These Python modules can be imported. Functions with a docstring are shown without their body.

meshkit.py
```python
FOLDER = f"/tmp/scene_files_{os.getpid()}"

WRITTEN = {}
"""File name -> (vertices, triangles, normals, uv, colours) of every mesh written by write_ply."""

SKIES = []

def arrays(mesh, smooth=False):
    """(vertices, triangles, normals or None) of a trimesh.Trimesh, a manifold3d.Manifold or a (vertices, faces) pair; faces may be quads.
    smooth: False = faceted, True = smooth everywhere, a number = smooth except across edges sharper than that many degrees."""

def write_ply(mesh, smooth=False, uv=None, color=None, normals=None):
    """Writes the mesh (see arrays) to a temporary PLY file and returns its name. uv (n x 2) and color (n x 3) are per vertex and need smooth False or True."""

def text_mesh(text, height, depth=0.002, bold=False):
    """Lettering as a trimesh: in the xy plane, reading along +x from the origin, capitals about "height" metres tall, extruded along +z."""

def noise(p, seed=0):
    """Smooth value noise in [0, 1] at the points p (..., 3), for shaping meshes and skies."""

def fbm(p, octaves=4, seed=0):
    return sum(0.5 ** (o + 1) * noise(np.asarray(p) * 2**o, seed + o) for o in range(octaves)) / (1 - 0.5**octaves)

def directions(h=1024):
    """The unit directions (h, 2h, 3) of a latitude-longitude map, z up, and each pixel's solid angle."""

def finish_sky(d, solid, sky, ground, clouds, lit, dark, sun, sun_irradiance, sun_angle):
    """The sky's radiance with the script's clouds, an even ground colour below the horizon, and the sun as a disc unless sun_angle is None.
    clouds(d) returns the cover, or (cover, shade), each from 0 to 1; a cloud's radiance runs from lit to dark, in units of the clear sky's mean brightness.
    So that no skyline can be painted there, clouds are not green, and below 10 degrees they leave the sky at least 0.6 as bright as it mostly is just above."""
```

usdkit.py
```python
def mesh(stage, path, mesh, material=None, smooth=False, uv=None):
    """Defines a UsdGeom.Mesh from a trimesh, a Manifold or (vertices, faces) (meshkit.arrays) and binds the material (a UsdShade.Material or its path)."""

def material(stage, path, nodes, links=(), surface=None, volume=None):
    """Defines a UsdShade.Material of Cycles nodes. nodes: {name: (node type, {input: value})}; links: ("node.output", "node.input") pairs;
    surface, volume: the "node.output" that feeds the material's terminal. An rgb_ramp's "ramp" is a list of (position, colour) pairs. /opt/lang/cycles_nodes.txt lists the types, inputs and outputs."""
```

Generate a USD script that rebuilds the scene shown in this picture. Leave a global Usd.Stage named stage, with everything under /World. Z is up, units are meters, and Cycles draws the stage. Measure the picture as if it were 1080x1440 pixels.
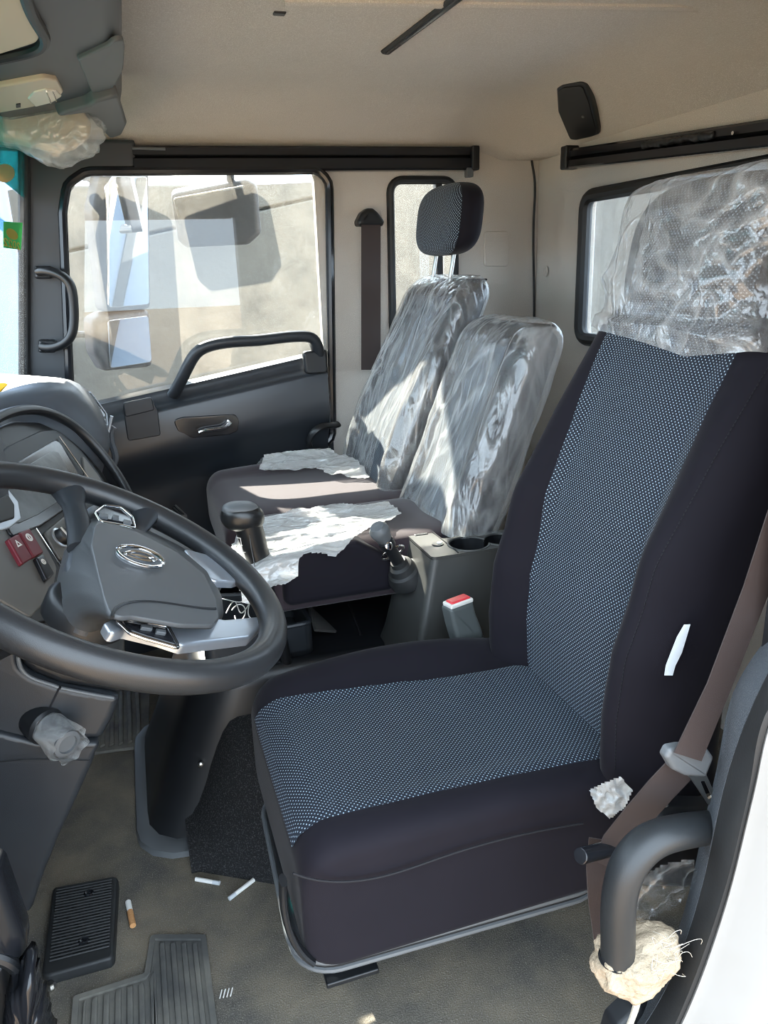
import math, random
import numpy as np, trimesh
import mapbox_earcut
from shapely.geometry import Polygon, LineString, Point, box as sbox
from shapely.ops import unary_union
from pxr import Usd, UsdGeom, UsdLux, UsdShade, Gf, Sdf
import usdkit, meshkit

random.seed(7); np.random.seed(7)
stage = Usd.Stage.CreateInMemory()
UsdGeom.SetStageUpAxis(stage, 'Z'); UsdGeom.SetStageMetersPerUnit(stage, 1.0)
UsdGeom.Xform.Define(stage, '/World'); UsdGeom.Scope.Define(stage, '/World/Looks')

# ------------------------------------------------------------------ camera
FPX, EYE = 1080.0, np.array([0.0, 0.0, 1.2])
YAW, PITCH, ROLL = np.radians([17.5, 17.5, 2.0])
FWD = np.array([np.sin(YAW)*np.cos(PITCH), np.cos(YAW)*np.cos(PITCH), -np.sin(PITCH)])
_R = np.array([np.cos(YAW), -np.sin(YAW), 0.0]); _U = np.cross(_R, FWD)
RGT = _R*np.cos(ROLL) - _U*np.sin(ROLL); UPV = _U*np.cos(ROLL) + _R*np.sin(ROLL)
cam = UsdGeom.Camera.Define(stage, '/World/camera')
cam.CreateHorizontalApertureAttr(24.0); cam.CreateVerticalApertureAttr(32.0); cam.CreateFocalLengthAttr(24.0)
cam.CreateClippingRangeAttr((0.02, 1000.0))
mtx = Gf.Matrix4d(*RGT, 0, *UPV, 0, *(-FWD), 0, *EYE, 1)
cam.AddTransformOp().Set(mtx)
cam.CreateExposureAttr(EXPOSURE := 0.35)

# ------------------------------------------------------------------ sky and sun
SUN_TRAVEL = np.array([0.236, -1.0, -0.80])
sky = UsdLux.DomeLight.Define(stage, '/World/sky')
sky.CreateIntensityAttr(1.0); sky.CreateColorAttr(Gf.Vec3f(0.72, 0.86, 1.0)); sky.CreateExposureAttr(0.85)
sun = UsdLux.DistantLight.Define(stage, '/World/sun')
sun.CreateIntensityAttr(8.5/8.6e-5); sun.CreateAngleAttr(0.6); sun.CreateColorAttr(Gf.Vec3f(1.0, 0.93, 0.80))
_z = -SUN_TRAVEL/np.linalg.norm(SUN_TRAVEL); _x = np.cross([0, 0, 1.0], _z); _x /= np.linalg.norm(_x); _y = np.cross(_z, _x)
sun.AddTransformOp().Set(Gf.Matrix4d(*_x, 0, *_y, 0, *_z, 0, 0, 0, 0, 1))

# ------------------------------------------------------------------ helpers: scene tree
used = {}
def numbered(path):
    n = used.get(path, 0); used[path] = n + 1
    return path if n == 0 else f'{path}_{n:03d}'
class T:
    """a thing: an Xform at its base"""
    def __init__(s, name, label=None, cat=None, loc=(0, 0, 0), group=None, kind=None):
        s.loc = np.array(loc, float); s.path = numbered('/World/' + name)
        x = UsdGeom.Xform.Define(stage, s.path); x.AddTranslateOp().Set(Gf.Vec3d(*map(float, loc)))
        s.prim = x.GetPrim(); keys(s.prim, label, cat, group, kind)
def keys(p, label=None, cat=None, group=None, kind=None):
    for k, v in (('label', label), ('category', cat), ('group', group), ('kind', kind)):
        if v: p.SetCustomDataByKey(k, v)
class Part:
    def __init__(s, path, loc, prim): s.path, s.loc, s.prim = path, loc, prim
def obj(name, mesh, m, parent=None, smooth=35, label=None, cat=None, group=None, kind=None, uv=None, loc=None):
    """one Mesh prim (world coordinates in), under parent or under /World"""
    path = numbered((parent.path if parent else '/World') + '/' + name)
    off = parent.loc if parent else np.array(loc if loc is not None else (0, 0, 0), float)
    if hasattr(mesh, 'to_mesh'):
        q = mesh.to_mesh(); mesh = (np.array(q.vert_properties[:, :3], float), np.array(q.tri_verts))
    if isinstance(mesh, trimesh.Trimesh): mesh = (np.array(mesh.vertices), np.array(mesh.faces))
    v, f = np.asarray(mesh[0], float) - off, np.asarray(mesh[1], int)
    if f.shape[1] == 4: f = np.vstack([f[:, [0, 1, 2]], f[:, [0, 2, 3]]])
    um = usdkit.mesh(stage, path, (v, f), m, smooth=smooth, uv=uv)
    if parent is None and loc is not None: um.AddTranslateOp().Set(Gf.Vec3d(*map(float, off)))
    keys(um.GetPrim(), label, cat, group, kind)
    return Part(path, off if parent else (off if loc is not None else np.zeros(3)), um.GetPrim())

# ------------------------------------------------------------------ helpers: pixels to places on real planes
def ray(px, py): return FWD + RGT*(px - 540)/FPX - UPV*(py - 720)/FPX
def on(px, py, axis, val): d = ray(px, py); return EYE + d*(val - EYE[axis])/d[axis]
def oX(px, py, X): return on(px, py, 0, X)
def oY(px, py, Y): return on(px, py, 1, Y)
def oZ(px, py, Z): return on(px, py, 2, Z)
class Fr:
    """a plane in the cab: origin, two axes, normal"""
    def __init__(s, o, ex, ey):
        s.o = np.array(o, float); s.ex = np.array(ex, float)/np.linalg.norm(ex)
        n = np.cross(s.ex, ey); s.n = n/np.linalg.norm(n); s.ey = np.cross(s.n, s.ex)
    def px(s, pts, h=0.0):
        out = []
        for p in pts:
            d = ray(*p[:2]); q = EYE + d*(((s.o + s.n*h) - EYE) @ s.n)/(d @ s.n) - s.o
            out.append((q @ s.ex, q @ s.ey))
        return np.array(out)
    def p3(s, pts, h=0.0):
        pts = np.asarray(pts, float)
        return s.o + pts[:, :1]*s.ex + pts[:, 1:2]*s.ey + (pts[:, 2:3] if pts.shape[1] > 2 else h)*s.n
    def up(s, m, h=0.0):
        v = np.asarray(m[0]) if isinstance(m, tuple) else np.asarray(m.vertices)
        f = m[1] if isinstance(m, tuple) else np.asarray(m.faces)
        return (s.o + v[:, :1]*s.ex + v[:, 1:2]*s.ey + (v[:, 2:3] + h)*s.n, f)
def FY(Y): return Fr((0, Y, 0), (1, 0, 0), (0, 0, 1))          # faces the driver's door
def FX(X): return Fr((X, 0, 0), (0, -1, 0), (0, 0, 1))         # faces forward (-x)
def FZ(Z): return Fr((0, 0, Z), (1, 0, 0), (0, 1, 0))          # faces up

# ------------------------------------------------------------------ helpers: shapes
def cat_(*ms):
    vs, fs, n = [], [], 0
    for m in ms:
        if hasattr(m, 'vertices'): m = (np.asarray(m.vertices), np.asarray(m.faces))
        v, f = np.asarray(m[0], float), np.asarray(m[1], int)
        if f.shape[1] == 4: f = np.vstack([f[:, [0, 1, 2]], f[:, [0, 2, 3]]])
        vs.append(v); fs.append(f + n); n += len(v)
    return np.vstack(vs), np.vstack(fs)
def rnd(poly, r, r2=None):
    p = Polygon(poly) if not isinstance(poly, Polygon) else poly
    p = p.buffer(0)
    q = p.buffer(-r, quad_segs=6).buffer(r, quad_segs=6)
    r2 = r if r2 is None else r2
    if r2: q = q.buffer(r2, quad_segs=6).buffer(-r2, quad_segs=6)
    if q.geom_type != 'Polygon': q = max(q.geoms, key=lambda g: g.area)
    return q if q.area > 0 else p
def ring(poly, n):
    c = np.array((poly.exterior if isinstance(poly, Polygon) else Polygon(poly).exterior).coords)
    if Polygon(c).exterior.is_ccw is False: c = c[::-1]
    L = LineString(c); return np.array([L.interpolate(t, normalized=True).coords[0] for t in np.arange(n)/n])
def ear(pts):
    return mapbox_earcut.triangulate_float64(np.asarray(pts, float), np.array([len(pts)], np.uint32)).reshape(-1, 3)
def pad(poly, depth, bev=0.004, n=96, steps=4, crown=0.0, taper=0.0):
    """outline raised by depth with a rounded rim; 2-D outline in, local mesh out (z up)"""
    r = ring(poly, n); t = np.roll(r, -1, 0) - np.roll(r, 1, 0); t /= np.linalg.norm(t, axis=1, keepdims=True) + 1e-12
    inw = np.stack([-t[:, 1], t[:, 0]], 1)
    rows = [(0.0, 0.0), (taper, depth - bev)] + [(taper + bev*(1 - math.cos(a)), depth - bev + bev*math.sin(a)) for a in np.linspace(0, math.pi/2, steps + 1)[1:]]
    V = np.vstack([np.c_[r + inw*o, np.full(n, z)] for o, z in rows]); k = len(rows)
    F = [[i*n + j, i*n + (j + 1) % n, (i + 1)*n + (j + 1) % n, (i + 1)*n + j] for i in range(k - 1) for j in range(n)]
    F = np.array(F); F = np.vstack([F[:, [0, 1, 2]], F[:, [0, 2, 3]]])
    last = V[(k - 1)*n:, :2]
    if crown:
        c = last.mean(0); m = 5; VV, FF = [V], [F]; base = (k - 1)*n; cnt = len(V)
        for q in range(1, m):
            s = 1 - q/m
            VV.append(np.c_[c + (last - c)*s, np.full(n, depth + crown*(1 - s*s))])
            FF.append(np.array([x for j in range(n) for x in ([base + j, base + (j + 1) % n, cnt + (j + 1) % n], [base + j, cnt + (j + 1) % n, cnt + j])]))
            base = cnt; cnt += n
        VV.append([[*c, depth + crown]]); FF.append(np.array([[base + j, base + (j + 1) % n, cnt] for j in range(n)]))
        V, F = np.vstack(VV), np.vstack(FF)
    else:
        F = np.vstack([F, ear(last) + (k - 1)*n])
    F = np.vstack([F, ear(r)[:, ::-1]])
    return V, F
def ext(poly, depth):
    if getattr(poly, 'geoms', None) is not None: return cat_(*[ext(q, depth) for q in poly.geoms if q.area > 1e-9])
    g = poly if isinstance(poly, Polygon) else Polygon(poly)
    m = trimesh.creation.extrude_polygon(g.buffer(0), depth, engine='earcut'); return np.array(m.vertices), np.array(m.faces)
def bx(x0, x1, y0, y1, z0, z1, r=0.0):
    if r <= 0:
        m = trimesh.creation.box([x1 - x0, y1 - y0, z1 - z0]); m.apply_translation([(x0 + x1)/2, (y0 + y1)/2, (z0 + z1)/2]); return np.array(m.vertices), np.array(m.faces)
    r = min(r, (x1 - x0)/2*.99, (y1 - y0)/2*.99, (z1 - z0)/2*.99)
    s = trimesh.creation.icosphere(2, r).vertices
    P = np.vstack([s + [x, y, z] for x in (x0 + r, x1 - r) for y in (y0 + r, y1 - r) for z in (z0 + r, z1 - r)])
    h = trimesh.convex.convex_hull(P); return np.array(h.vertices), np.array(h.faces)
def hull(P): h = trimesh.convex.convex_hull(np.asarray(P)); return np.array(h.vertices), np.array(h.faces)
def spline(P, n):
    P = np.asarray(P, float)
    if len(P) < 3: t = np.linspace(0, 1, n)[:, None]; return P[0]*(1 - t) + P[-1]*t
    from scipy.interpolate import PchipInterpolator, CubicSpline
    d = np.r_[0, np.cumsum(np.linalg.norm(np.diff(P, axis=0), axis=1))]
    return CubicSpline(d, P)(np.linspace(0, d[-1], n)) if len(P) > 3 else PchipInterpolator(d, P)(np.linspace(0, d[-1], n))
def tube(P, r, n=10, closed=False, flat=1.0, up=None, cap=True):
    """sweep of a round or oblong section; r may vary along the path; flat = thickness/width"""
    P = np.asarray(P, float); k = len(P)
    t = np.gradient(P, axis=0) if not closed else np.roll(P, -1, 0) - np.roll(P, 1, 0)
    t /= np.linalg.norm(t, axis=1, keepdims=True) + 1e-12
    a = np.cross(t[0], up if up is not None else ([0, 0, 1] if abs(t[0][2]) < .9 else [1, 0, 0])); A = []
    for i in range(k):
        if up is not None: a = np.cross(t[i], up)
        a = a - t[i]*(a @ t[i]); a /= np.linalg.norm(a) + 1e-12; A.append(a)
    A = np.array(A); B = np.cross(t, A); th = np.arange(n)*2*np.pi/n; r = np.broadcast_to(r, (k,))
    V = (P[:, None] + r[:, None, None]*(np.cos(th)[None, :, None]*A[:, None] + flat*np.sin(th)[None, :, None]*B[:, None])).reshape(-1, 3)
    kk = k if closed else k - 1
    F = [x for i in range(kk) for j in range(n) for x in ([i*n + j, i*n + (j + 1) % n, ((i + 1) % k)*n + (j + 1) % n], [i*n + j, ((i + 1) % k)*n + (j + 1) % n, ((i + 1) % k)*n + j])]
    if cap and not closed:
        V = np.vstack([V, P[0], P[-1]]); c = k*n
        F += [[c, (j + 1) % n, j] for j in range(n)] + [[c + 1, (k - 1)*n + j, (k - 1)*n + (j + 1) % n] for j in range(n)]
    return V, np.array(F)
def loft(rings, cap0=True, cap1=True):
    R = np.asarray(rings, float); k, n = R.shape[:2]; V = R.reshape(-1, 3)
    F = [x for i in range(k - 1) for j in range(n) for x in ([i*n + j, i*n + (j + 1) % n, (i + 1)*n + (j + 1) % n], [i*n + j, (i + 1)*n + (j + 1) % n, (i + 1)*n + j])]
    if cap0: V = np.vstack([V, R[0].mean(0)]); F += [[len(V) - 1, (j + 1) % n, j] for j in range(n)]
    if cap1: V = np.vstack([V, R[-1].mean(0)]); F += [[len(V) - 1, (k - 1)*n + j, (k - 1)*n + (j + 1) % n] for j in range(n)]
    return V, np.array(F)
def grid(G):
    G = np.asarray(G, float); a, b = G.shape[:2]
    F = [x for i in range(a - 1) for j in range(b - 1) for x in ([i*b + j, i*b + j + 1, (i + 1)*b + j + 1], [i*b + j, (i + 1)*b + j + 1, (i + 1)*b + j])]
    return G.reshape(-1, 3), np.array(F)
def sheet(G, th):
    """a surface grid with thickness (along -normal)"""
    G = np.asarray(G, float); a, b = G.shape[:2]
    n = np.cross(np.gradient(G, axis=0), np.gradient(G, axis=1)); n /= np.linalg.norm(n, axis=2, keepdims=True) + 1e-12
    B = G - n*th; V = np.vstack([G.reshape(-1, 3), B.reshape(-1, 3)]); N = a*b
    _, F = grid(G); F2 = F[:, ::-1] + N
    e = [(i*b) for i in range(a)], [(i*b + b - 1) for i in range(a)], list(range(b)), [(a - 1)*b + j for j in range(b)]
    S = []
    for E in e:
        for p, q in zip(E[:-1], E[1:]): S += [[p, q, q + N], [p, q + N, p + N]]
    return V, np.vstack([F, F2, np.array(S)])
def cyl(p, q, r, n=20, bev=0.0):
    p, q = np.asarray(p, float), np.asarray(q, float); L = np.linalg.norm(q - p); d = (q - p)/L
    if bev: ts = np.array([0, bev*.3, bev, L - bev, L - bev*.3, L]); rs = np.array([r - bev, r - bev*.3, r, r, r - bev*.3, r - bev])
    else: ts, rs = np.array([0, L]), np.array([r, r])
    return tube(p + ts[:, None]*d, rs, n)
def lathe(p, d, prof, n=28):
    """prof: (distance along d, radius)"""
    p, d = np.asarray(p, float), np.asarray(d, float)/np.linalg.norm(d)
    a = np.cross(d, [0, 0, 1] if abs(d[2]) < .9 else [1, 0, 0]); a /= np.linalg.norm(a); b = np.cross(d, a); th = np.arange(n)*2*np.pi/n
    return loft([[p + d*h + r*(np.cos(t)*a + np.sin(t)*b) for t in th] for h, r in prof])

# ------------------------------------------------------------------ materials
def mat(name, col, rough=0.5, metal=0.0, spec=0.5, bump=None, var=None, sheen=0.0, coat=0.0, speck=None, coord='P'):
    """bump (scale, strength, distance); var (scale, second colour); speck (scale, colour, low, high)"""
    N = {'p': ('principled_bsdf', {'base_color': col, 'roughness': rough, 'metallic': metal, 'specular_ior_level': spec})}
    L = []
    if sheen: N['p'][1].update(sheen_weight=sheen, sheen_roughness=0.4)
    if coat: N['p'][1].update(coat_weight=coat, coat_roughness=0.15)
    N['g'] = ('geometry', {}); src = 'g.position'; last = None
    if var:
        N['vn'] = ('noise_texture', {'scale': var[0], 'detail': 4.0, 'roughness': 0.6}); N['vr'] = ('rgb_ramp', {'ramp': [(0.35, col), (0.68, var[1])]})
        L += [(src, 'vn.vector'), ('vn.fac', 'vr.fac')]; last = 'vr.color'
    if speck:
        N['sn'] = ('noise_texture', {'scale': speck[0], 'detail': 2.0, 'roughness': 0.7}); N['sr'] = ('rgb_ramp', {'ramp': [(speck[2], (0, 0, 0)), (speck[3], (1, 1, 1))]})
        N['sm'] = ('mix_color', {'a': col, 'b': speck[1]}); L += [(src, 'sn.vector'), ('sn.fac', 'sr.fac'), ('sr.color', 'sm.fac')]
        if last: L.append((last, 'sm.a'))
        last = 'sm.result'
    if last: L.append((last, 'p.base_color'))
    if bump:
        N['bn'] = ('noise_texture', {'scale': bump[0], 'detail': 3.0, 'roughness': 0.6}); N['b'] = ('bump', {'strength': bump[1], 'distance': bump[2]})
        L += [(src, 'bn.vector'), ('bn.fac', 'b.height'), ('b.normal', 'p.normal')]
    if not L: N.pop('g')
    return usdkit.material(stage, '/World/Looks/' + name, N, L, surface='p.BSDF')
dark = mat('dark_plastic', (0.018, 0.021, 0.026), 0.42, bump=(900, 0.25, 0.0006), var=(9, (0.022, 0.026, 0.031)))
darker = mat('black_plastic', (0.011, 0.012, 0.014), 0.38, bump=(900, 0.2, 0.0005))
gloss = mat('gloss_black', (0.012, 0.013, 0.016), 0.16)
dashm = mat('dash_grey', (0.060, 0.068, 0.080), 0.40, bump=(1100, 0.3, 0.0006))
greyp = mat('grey_plastic', (0.105, 0.112, 0.118), 0.48, bump=(1000, 0.3, 0.0005))
consm = mat('console_plastic', (0.052, 0.053, 0.051), 0.42, bump=(900, 0.3, 0.0006))
trimg = mat('panel_grey', (0.115, 0.112, 0.104), 0.4, bump=(800, 0.2, 0.0004))
silver = mat('silver_paint', (0.55, 0.59, 0.65), 0.30, metal=0.75)
chrome = mat('chrome', (0.85, 0.86, 0.88), 0.08, metal=1.0)
doorm = mat('door_plastic', (0.022, 0.026, 0.032), 0.33, spec=0.6, bump=(900, 0.15, 0.0005))
steel = mat('steel', (0.55, 0.53, 0.50), 0.3, metal=1.0)
rubber = mat('rubber', (0.016, 0.017, 0.018), 0.55, bump=(300, 0.2, 0.001))
liner = mat('headliner', (0.54, 0.495, 0.44), 0.95, spec=0.1, bump=(420, 0.6, 0.002), speck=(520, (0.78, 0.74, 0.68), 0.52, 0.66), var=(2.2, (0.59, 0.54, 0.48)))
floorm = mat('floor_rubber', (0.088, 0.084, 0.076), 0.78, spec=0.3, bump=(330, 0.8, 0.003), speck=(420, (0.30, 0.28, 0.25), 0.55, 0.72), var=(5.5, (0.22, 0.185, 0.135)))
matm = mat('mat_rubber', (0.080, 0.080, 0.078), 0.7, spec=0.35, bump=(420, 0.4, 0.001), var=(7, (0.19, 0.18, 0.155)))
carpet = mat('carpet', (0.020, 0.020, 0.021), 0.95, spec=0.1, bump=(260, 1.0, 0.004), speck=(330, (0.065, 0.065, 0.066), 0.52, 0.68))
fuzzy = mat('felt_trim', (0.085, 0.093, 0.105), 0.95, spec=0.1, bump=(500, 0.8, 0.002), speck=(700, (0.16, 0.17, 0.18), 0.5, 0.7))
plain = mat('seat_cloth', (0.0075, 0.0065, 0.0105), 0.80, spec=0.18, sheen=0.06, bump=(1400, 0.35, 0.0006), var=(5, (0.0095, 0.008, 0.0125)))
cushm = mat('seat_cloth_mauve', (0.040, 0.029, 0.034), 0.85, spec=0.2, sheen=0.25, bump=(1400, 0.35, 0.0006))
thread = mat('thread', (0.006, 0.006, 0.009), 0.8)
belt = mat('belt_web', (0.034, 0.021, 0.018), 0.6, bump=(900, 0.4, 0.0006), sheen=0.2)
foam = mat('foam', (0.40, 0.32, 0.23), 0.9, spec=0.1, bump=(160, 0.9, 0.004), var=(22, (0.33, 0.26, 0.18)))
strng = mat('string', (0.50, 0.46, 0.38), 0.9, bump=(500, 0.8, 0.002))
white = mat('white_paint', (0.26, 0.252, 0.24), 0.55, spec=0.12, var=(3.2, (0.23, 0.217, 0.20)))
paper = mat('white_cloth_tag', (0.55, 0.58, 0.61), 0.8)
red = mat('red_switch', (0.13, 0.013, 0.022), 0.35)
redb = mat('red_button', (0.66, 0.045, 0.055), 0.35)
ivory = mat('ivory_print', (0.72, 0.70, 0.66), 0.5)
cigw = mat('cigarette_paper', (0.80, 0.79, 0.76), 0.8)
cork = mat('cork_paper', (0.50, 0.24, 0.09), 0.8, var=(300, (0.60, 0.32, 0.14)))
beige = mat('beige_plastic', (0.62, 0.52, 0.38), 0.4)
lens = mat('lamp_lens', (0.78, 0.72, 0.60), 0.2)
yellow = mat('yellow_cap', (0.85, 0.66, 0.03), 0.4)
screenm = mat('screen', (0.030, 0.036, 0.040), 0.22, var=(18, (0.075, 0.085, 0.085)))
sand = mat('sandy_ground', (0.235, 0.17, 0.115), 0.95, spec=0.1, var=(1.4, (0.29, 0.21, 0.14)))
concrete = mat('wall_render', (0.135, 0.128, 0.113), 0.9, spec=0.1, bump=(40, 0.4, 0.004), var=(3.0, (0.108, 0.104, 0.095)))
bluew = mat('trailer_paint', (0.34, 0.43, 0.56), 0.35, var=(2, (0.30, 0.39, 0.52)))
bluestripe = mat('blue_stripe', (0.02, 0.13, 0.50), 0.4)
def decal(name, col):
    return usdkit.material(stage, '/World/Looks/' + name, {'d': ('diffuse_bsdf', {'color': col}), 't': ('translucent_bsdf', {'color': col}), 'm': ('mix_closure', {'fac': 0.5})}, [('d.BSDF', 'm.closure1'), ('t.BSDF', 'm.closure2')], surface='m.closure')
sticker_g = decal('sticker_green', (0.13, 0.42, 0.18)); sticker_y = decal('sticker_gold', (0.70, 0.56, 0.16)); sticker_t = decal('sticker_tan', (0.62, 0.50, 0.28))
mirror = mat('mirror_glass', (0.88, 0.88, 0.88), 0.02, metal=1.0)
greyh = mat('mirror_housing', (0.10, 0.105, 0.12), 0.45)
dots = usdkit.material(stage, '/World/Looks/dotted_cloth', {
    'uv': ('uvmap', {'attribute': 'st'}),
    'm': ('mapping', {'mapping_type': 'point', 'rotation': (0, 0, math.pi/4), 'scale': (188.0, 188.0, 0.0)}),
    'fr': ('vector_math', {'math_type': 'fraction'}), 'sb': ('vector_math', {'math_type': 'subtract', 'vector2': (0.5, 0.5, 0.0)}),
    'ln': ('vector_math', {'math_type': 'length'}), 'lt': ('map_range', {'from_min': 0.13, 'from_max': 0.25, 'to_min': 1.0, 'to_max': 0.0, 'clamp': True}),
    'cl': ('mix_color', {'a': (0.012, 0.016, 0.026), 'b': (0.40, 0.50, 0.58)}),
    'g': ('geometry', {}), 'bn': ('noise_texture', {'scale': 1300.0, 'detail': 2.0}), 'b': ('bump', {'strength': 0.35, 'distance': 0.0006}),
    'p': ('principled_bsdf', {'roughness': 0.75, 'specular_ior_level': 0.3, 'sheen_weight': 0.07, 'sheen_roughness': 0.4})},
    [('uv.UV', 'm.vector'), ('m.vector', 'fr.vector1'), ('fr.vector', 'sb.vector1'), ('sb.vector', 'ln.vector1'), ('ln.value', 'lt.value'), ('lt.result', 'cl.fac'), ('cl.result', 'p.base_color'),
     ('g.position', 'bn.vector'), ('bn.fac', 'b.height'), ('b.normal', 'p.normal')], surface='p.BSDF')
def film(name, lo, hi, scale=(1, 1, 1), col=(0.80, 0.81, 0.80), freq=11.0, bstr=0.55, tr=0.35):
    """thin clear plastic: mostly see-through, whiter and shinier along its folds (thin veins of a warped noise)"""
    N = {'g': ('geometry', {}), 'mp': ('mapping', {'mapping_type': 'point', 'scale': scale})}; L = [('g.position', 'mp.vector')]
    for k, fq, wd in (('a', freq, 0.050), ('b', freq*2.3, 0.075)):
        N[k + 'n'] = ('noise_texture', {'scale': fq, 'detail': 2.5, 'roughness': 0.5, 'distortion': 1.2}); N[k + 's'] = ('math', {'math_type': 'subtract', 'value2': 0.5}); N[k + 'a'] = ('math', {'math_type': 'absolute'})
        N[k + 'r'] = ('map_range', {'from_min': 0.0, 'from_max': wd, 'to_min': 1.0, 'to_max': 0.0, 'clamp': True})
        L += [('mp.vector', k + 'n.vector'), (k + 'n.fac', k + 's.value1'), (k + 's.value', k + 'a.value1'), (k + 'a.value', k + 'r.value')]
    N.update({'mx': ('math', {'math_type': 'multiply_add', 'value2': 0.5}), 'big': ('noise_texture', {'scale': 5.0, 'detail': 3.0}), 'ml': ('math', {'math_type': 'multiply'}), 'r': ('map_range', {'from_min': 0.0, 'from_max': 0.7, 'to_min': lo, 'to_max': hi, 'clamp': True}),
        'b': ('bump', {'strength': bstr, 'distance': 0.006}), 'd': ('diffuse_bsdf', {'color': col}), 'tl': ('translucent_bsdf', {'color': col}), 'md': ('mix_closure', {'fac': tr}),
        't': ('transparent_bsdf', {'color': (0.97, 0.97, 0.97)}), 'm1': ('mix_closure', {}), 'gl': ('glossy_bsdf', {'color': (1, 1, 1), 'roughness': 0.15}),
        'lw': ('layer_weight', {'blend': 0.5}), 'pw': ('math', {'math_type': 'power', 'value2': 3.5}), 'fz': ('map_range', {'to_min': 0.06, 'to_max': 0.5}), 'm2': ('mix_closure', {})})
    L += [('br.result', 'mx.value1'), ('ar.result', 'mx.value3'), ('mp.vector', 'big.vector'), ('mx.value', 'ml.value1'), ('big.fac', 'ml.value2'), ('ml.value', 'r.value'), ('r.result', 'm1.fac'), ('mx.value', 'b.height'),
          ('b.normal', 'd.normal'), ('b.normal', 'gl.normal'), ('b.normal', 'lw.normal'), ('lw.facing', 'pw.value1'), ('pw.value', 'fz.value'), ('d.BSDF', 'md.closure1'), ('tl.BSDF', 'md.closure2'),
          ('t.BSDF', 'm1.closure1'), ('md.closure', 'm1.closure2'), ('fz.result', 'm2.fac'), ('m1.closure', 'm2.closure1'), ('gl.BSDF', 'm2.closure2')]
    return usdkit.material(stage, '/World/Looks/' + name, N, L, surface='m2.closure')
filmA = film('clear_film', 0.15, 0.52, scale=(1.1, 1.1, 0.30), freq=6.0, bstr=0.4)
filmB = film('clear_film_bag', 0.22, 0.60, scale=(1.0, 1.0, 0.85), freq=6.0, bstr=0.45)
filmD = film('faint_film', 0.03, 0.22, freq=7.0, bstr=0.4)
filmC = film('milky_film', 0.66, 0.92, scale=(0.7, 1.6, 1.0), freq=7.0, bstr=0.4)
def pane(name, tint, dust, dustcol=(0.7, 0.66, 0.58), scale=9.0, refl=1.0):
    """window pane: see-through, a little dust, mirror reflection rising towards grazing view"""
    return usdkit.material(stage, '/World/Looks/' + name, {
        'g': ('geometry', {}), 'n': ('noise_texture', {'scale': scale, 'detail': 8.0, 'roughness': 0.75}), 'r': ('map_range', {'from_min': 0.35, 'from_max': 0.75, 'to_min': dust*0.6, 'to_max': dust*1.7, 'clamp': True}),
        't': ('transparent_bsdf', {'color': tint}), 'd': ('translucent_bsdf', {'color': dustcol}), 'm1': ('mix_closure', {}),
        'gl': ('glossy_bsdf', {'color': (1, 1, 1), 'roughness': 0.0}), 'lw': ('layer_weight', {'blend': 0.5}), 'pw': ('math', {'math_type': 'power', 'value2': 5.0}),
        'fz': ('map_range', {'to_min': 0.05*refl, 'to_max': 0.95*refl}), 'm2': ('mix_closure', {})},
        [('g.position', 'n.vector'), ('n.fac', 'r.value'), ('r.result', 'm1.fac'), ('t.BSDF', 'm1.closure1'), ('d.BSDF', 'm1.closure2'), ('lw.facing', 'pw.value1'), ('pw.value', 'fz.value'),
         ('fz.result', 'm2.fac'), ('m1.closure', 'm2.closure1'), ('gl.BSDF', 'm2.closure2')], surface='m2.closure')
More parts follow.
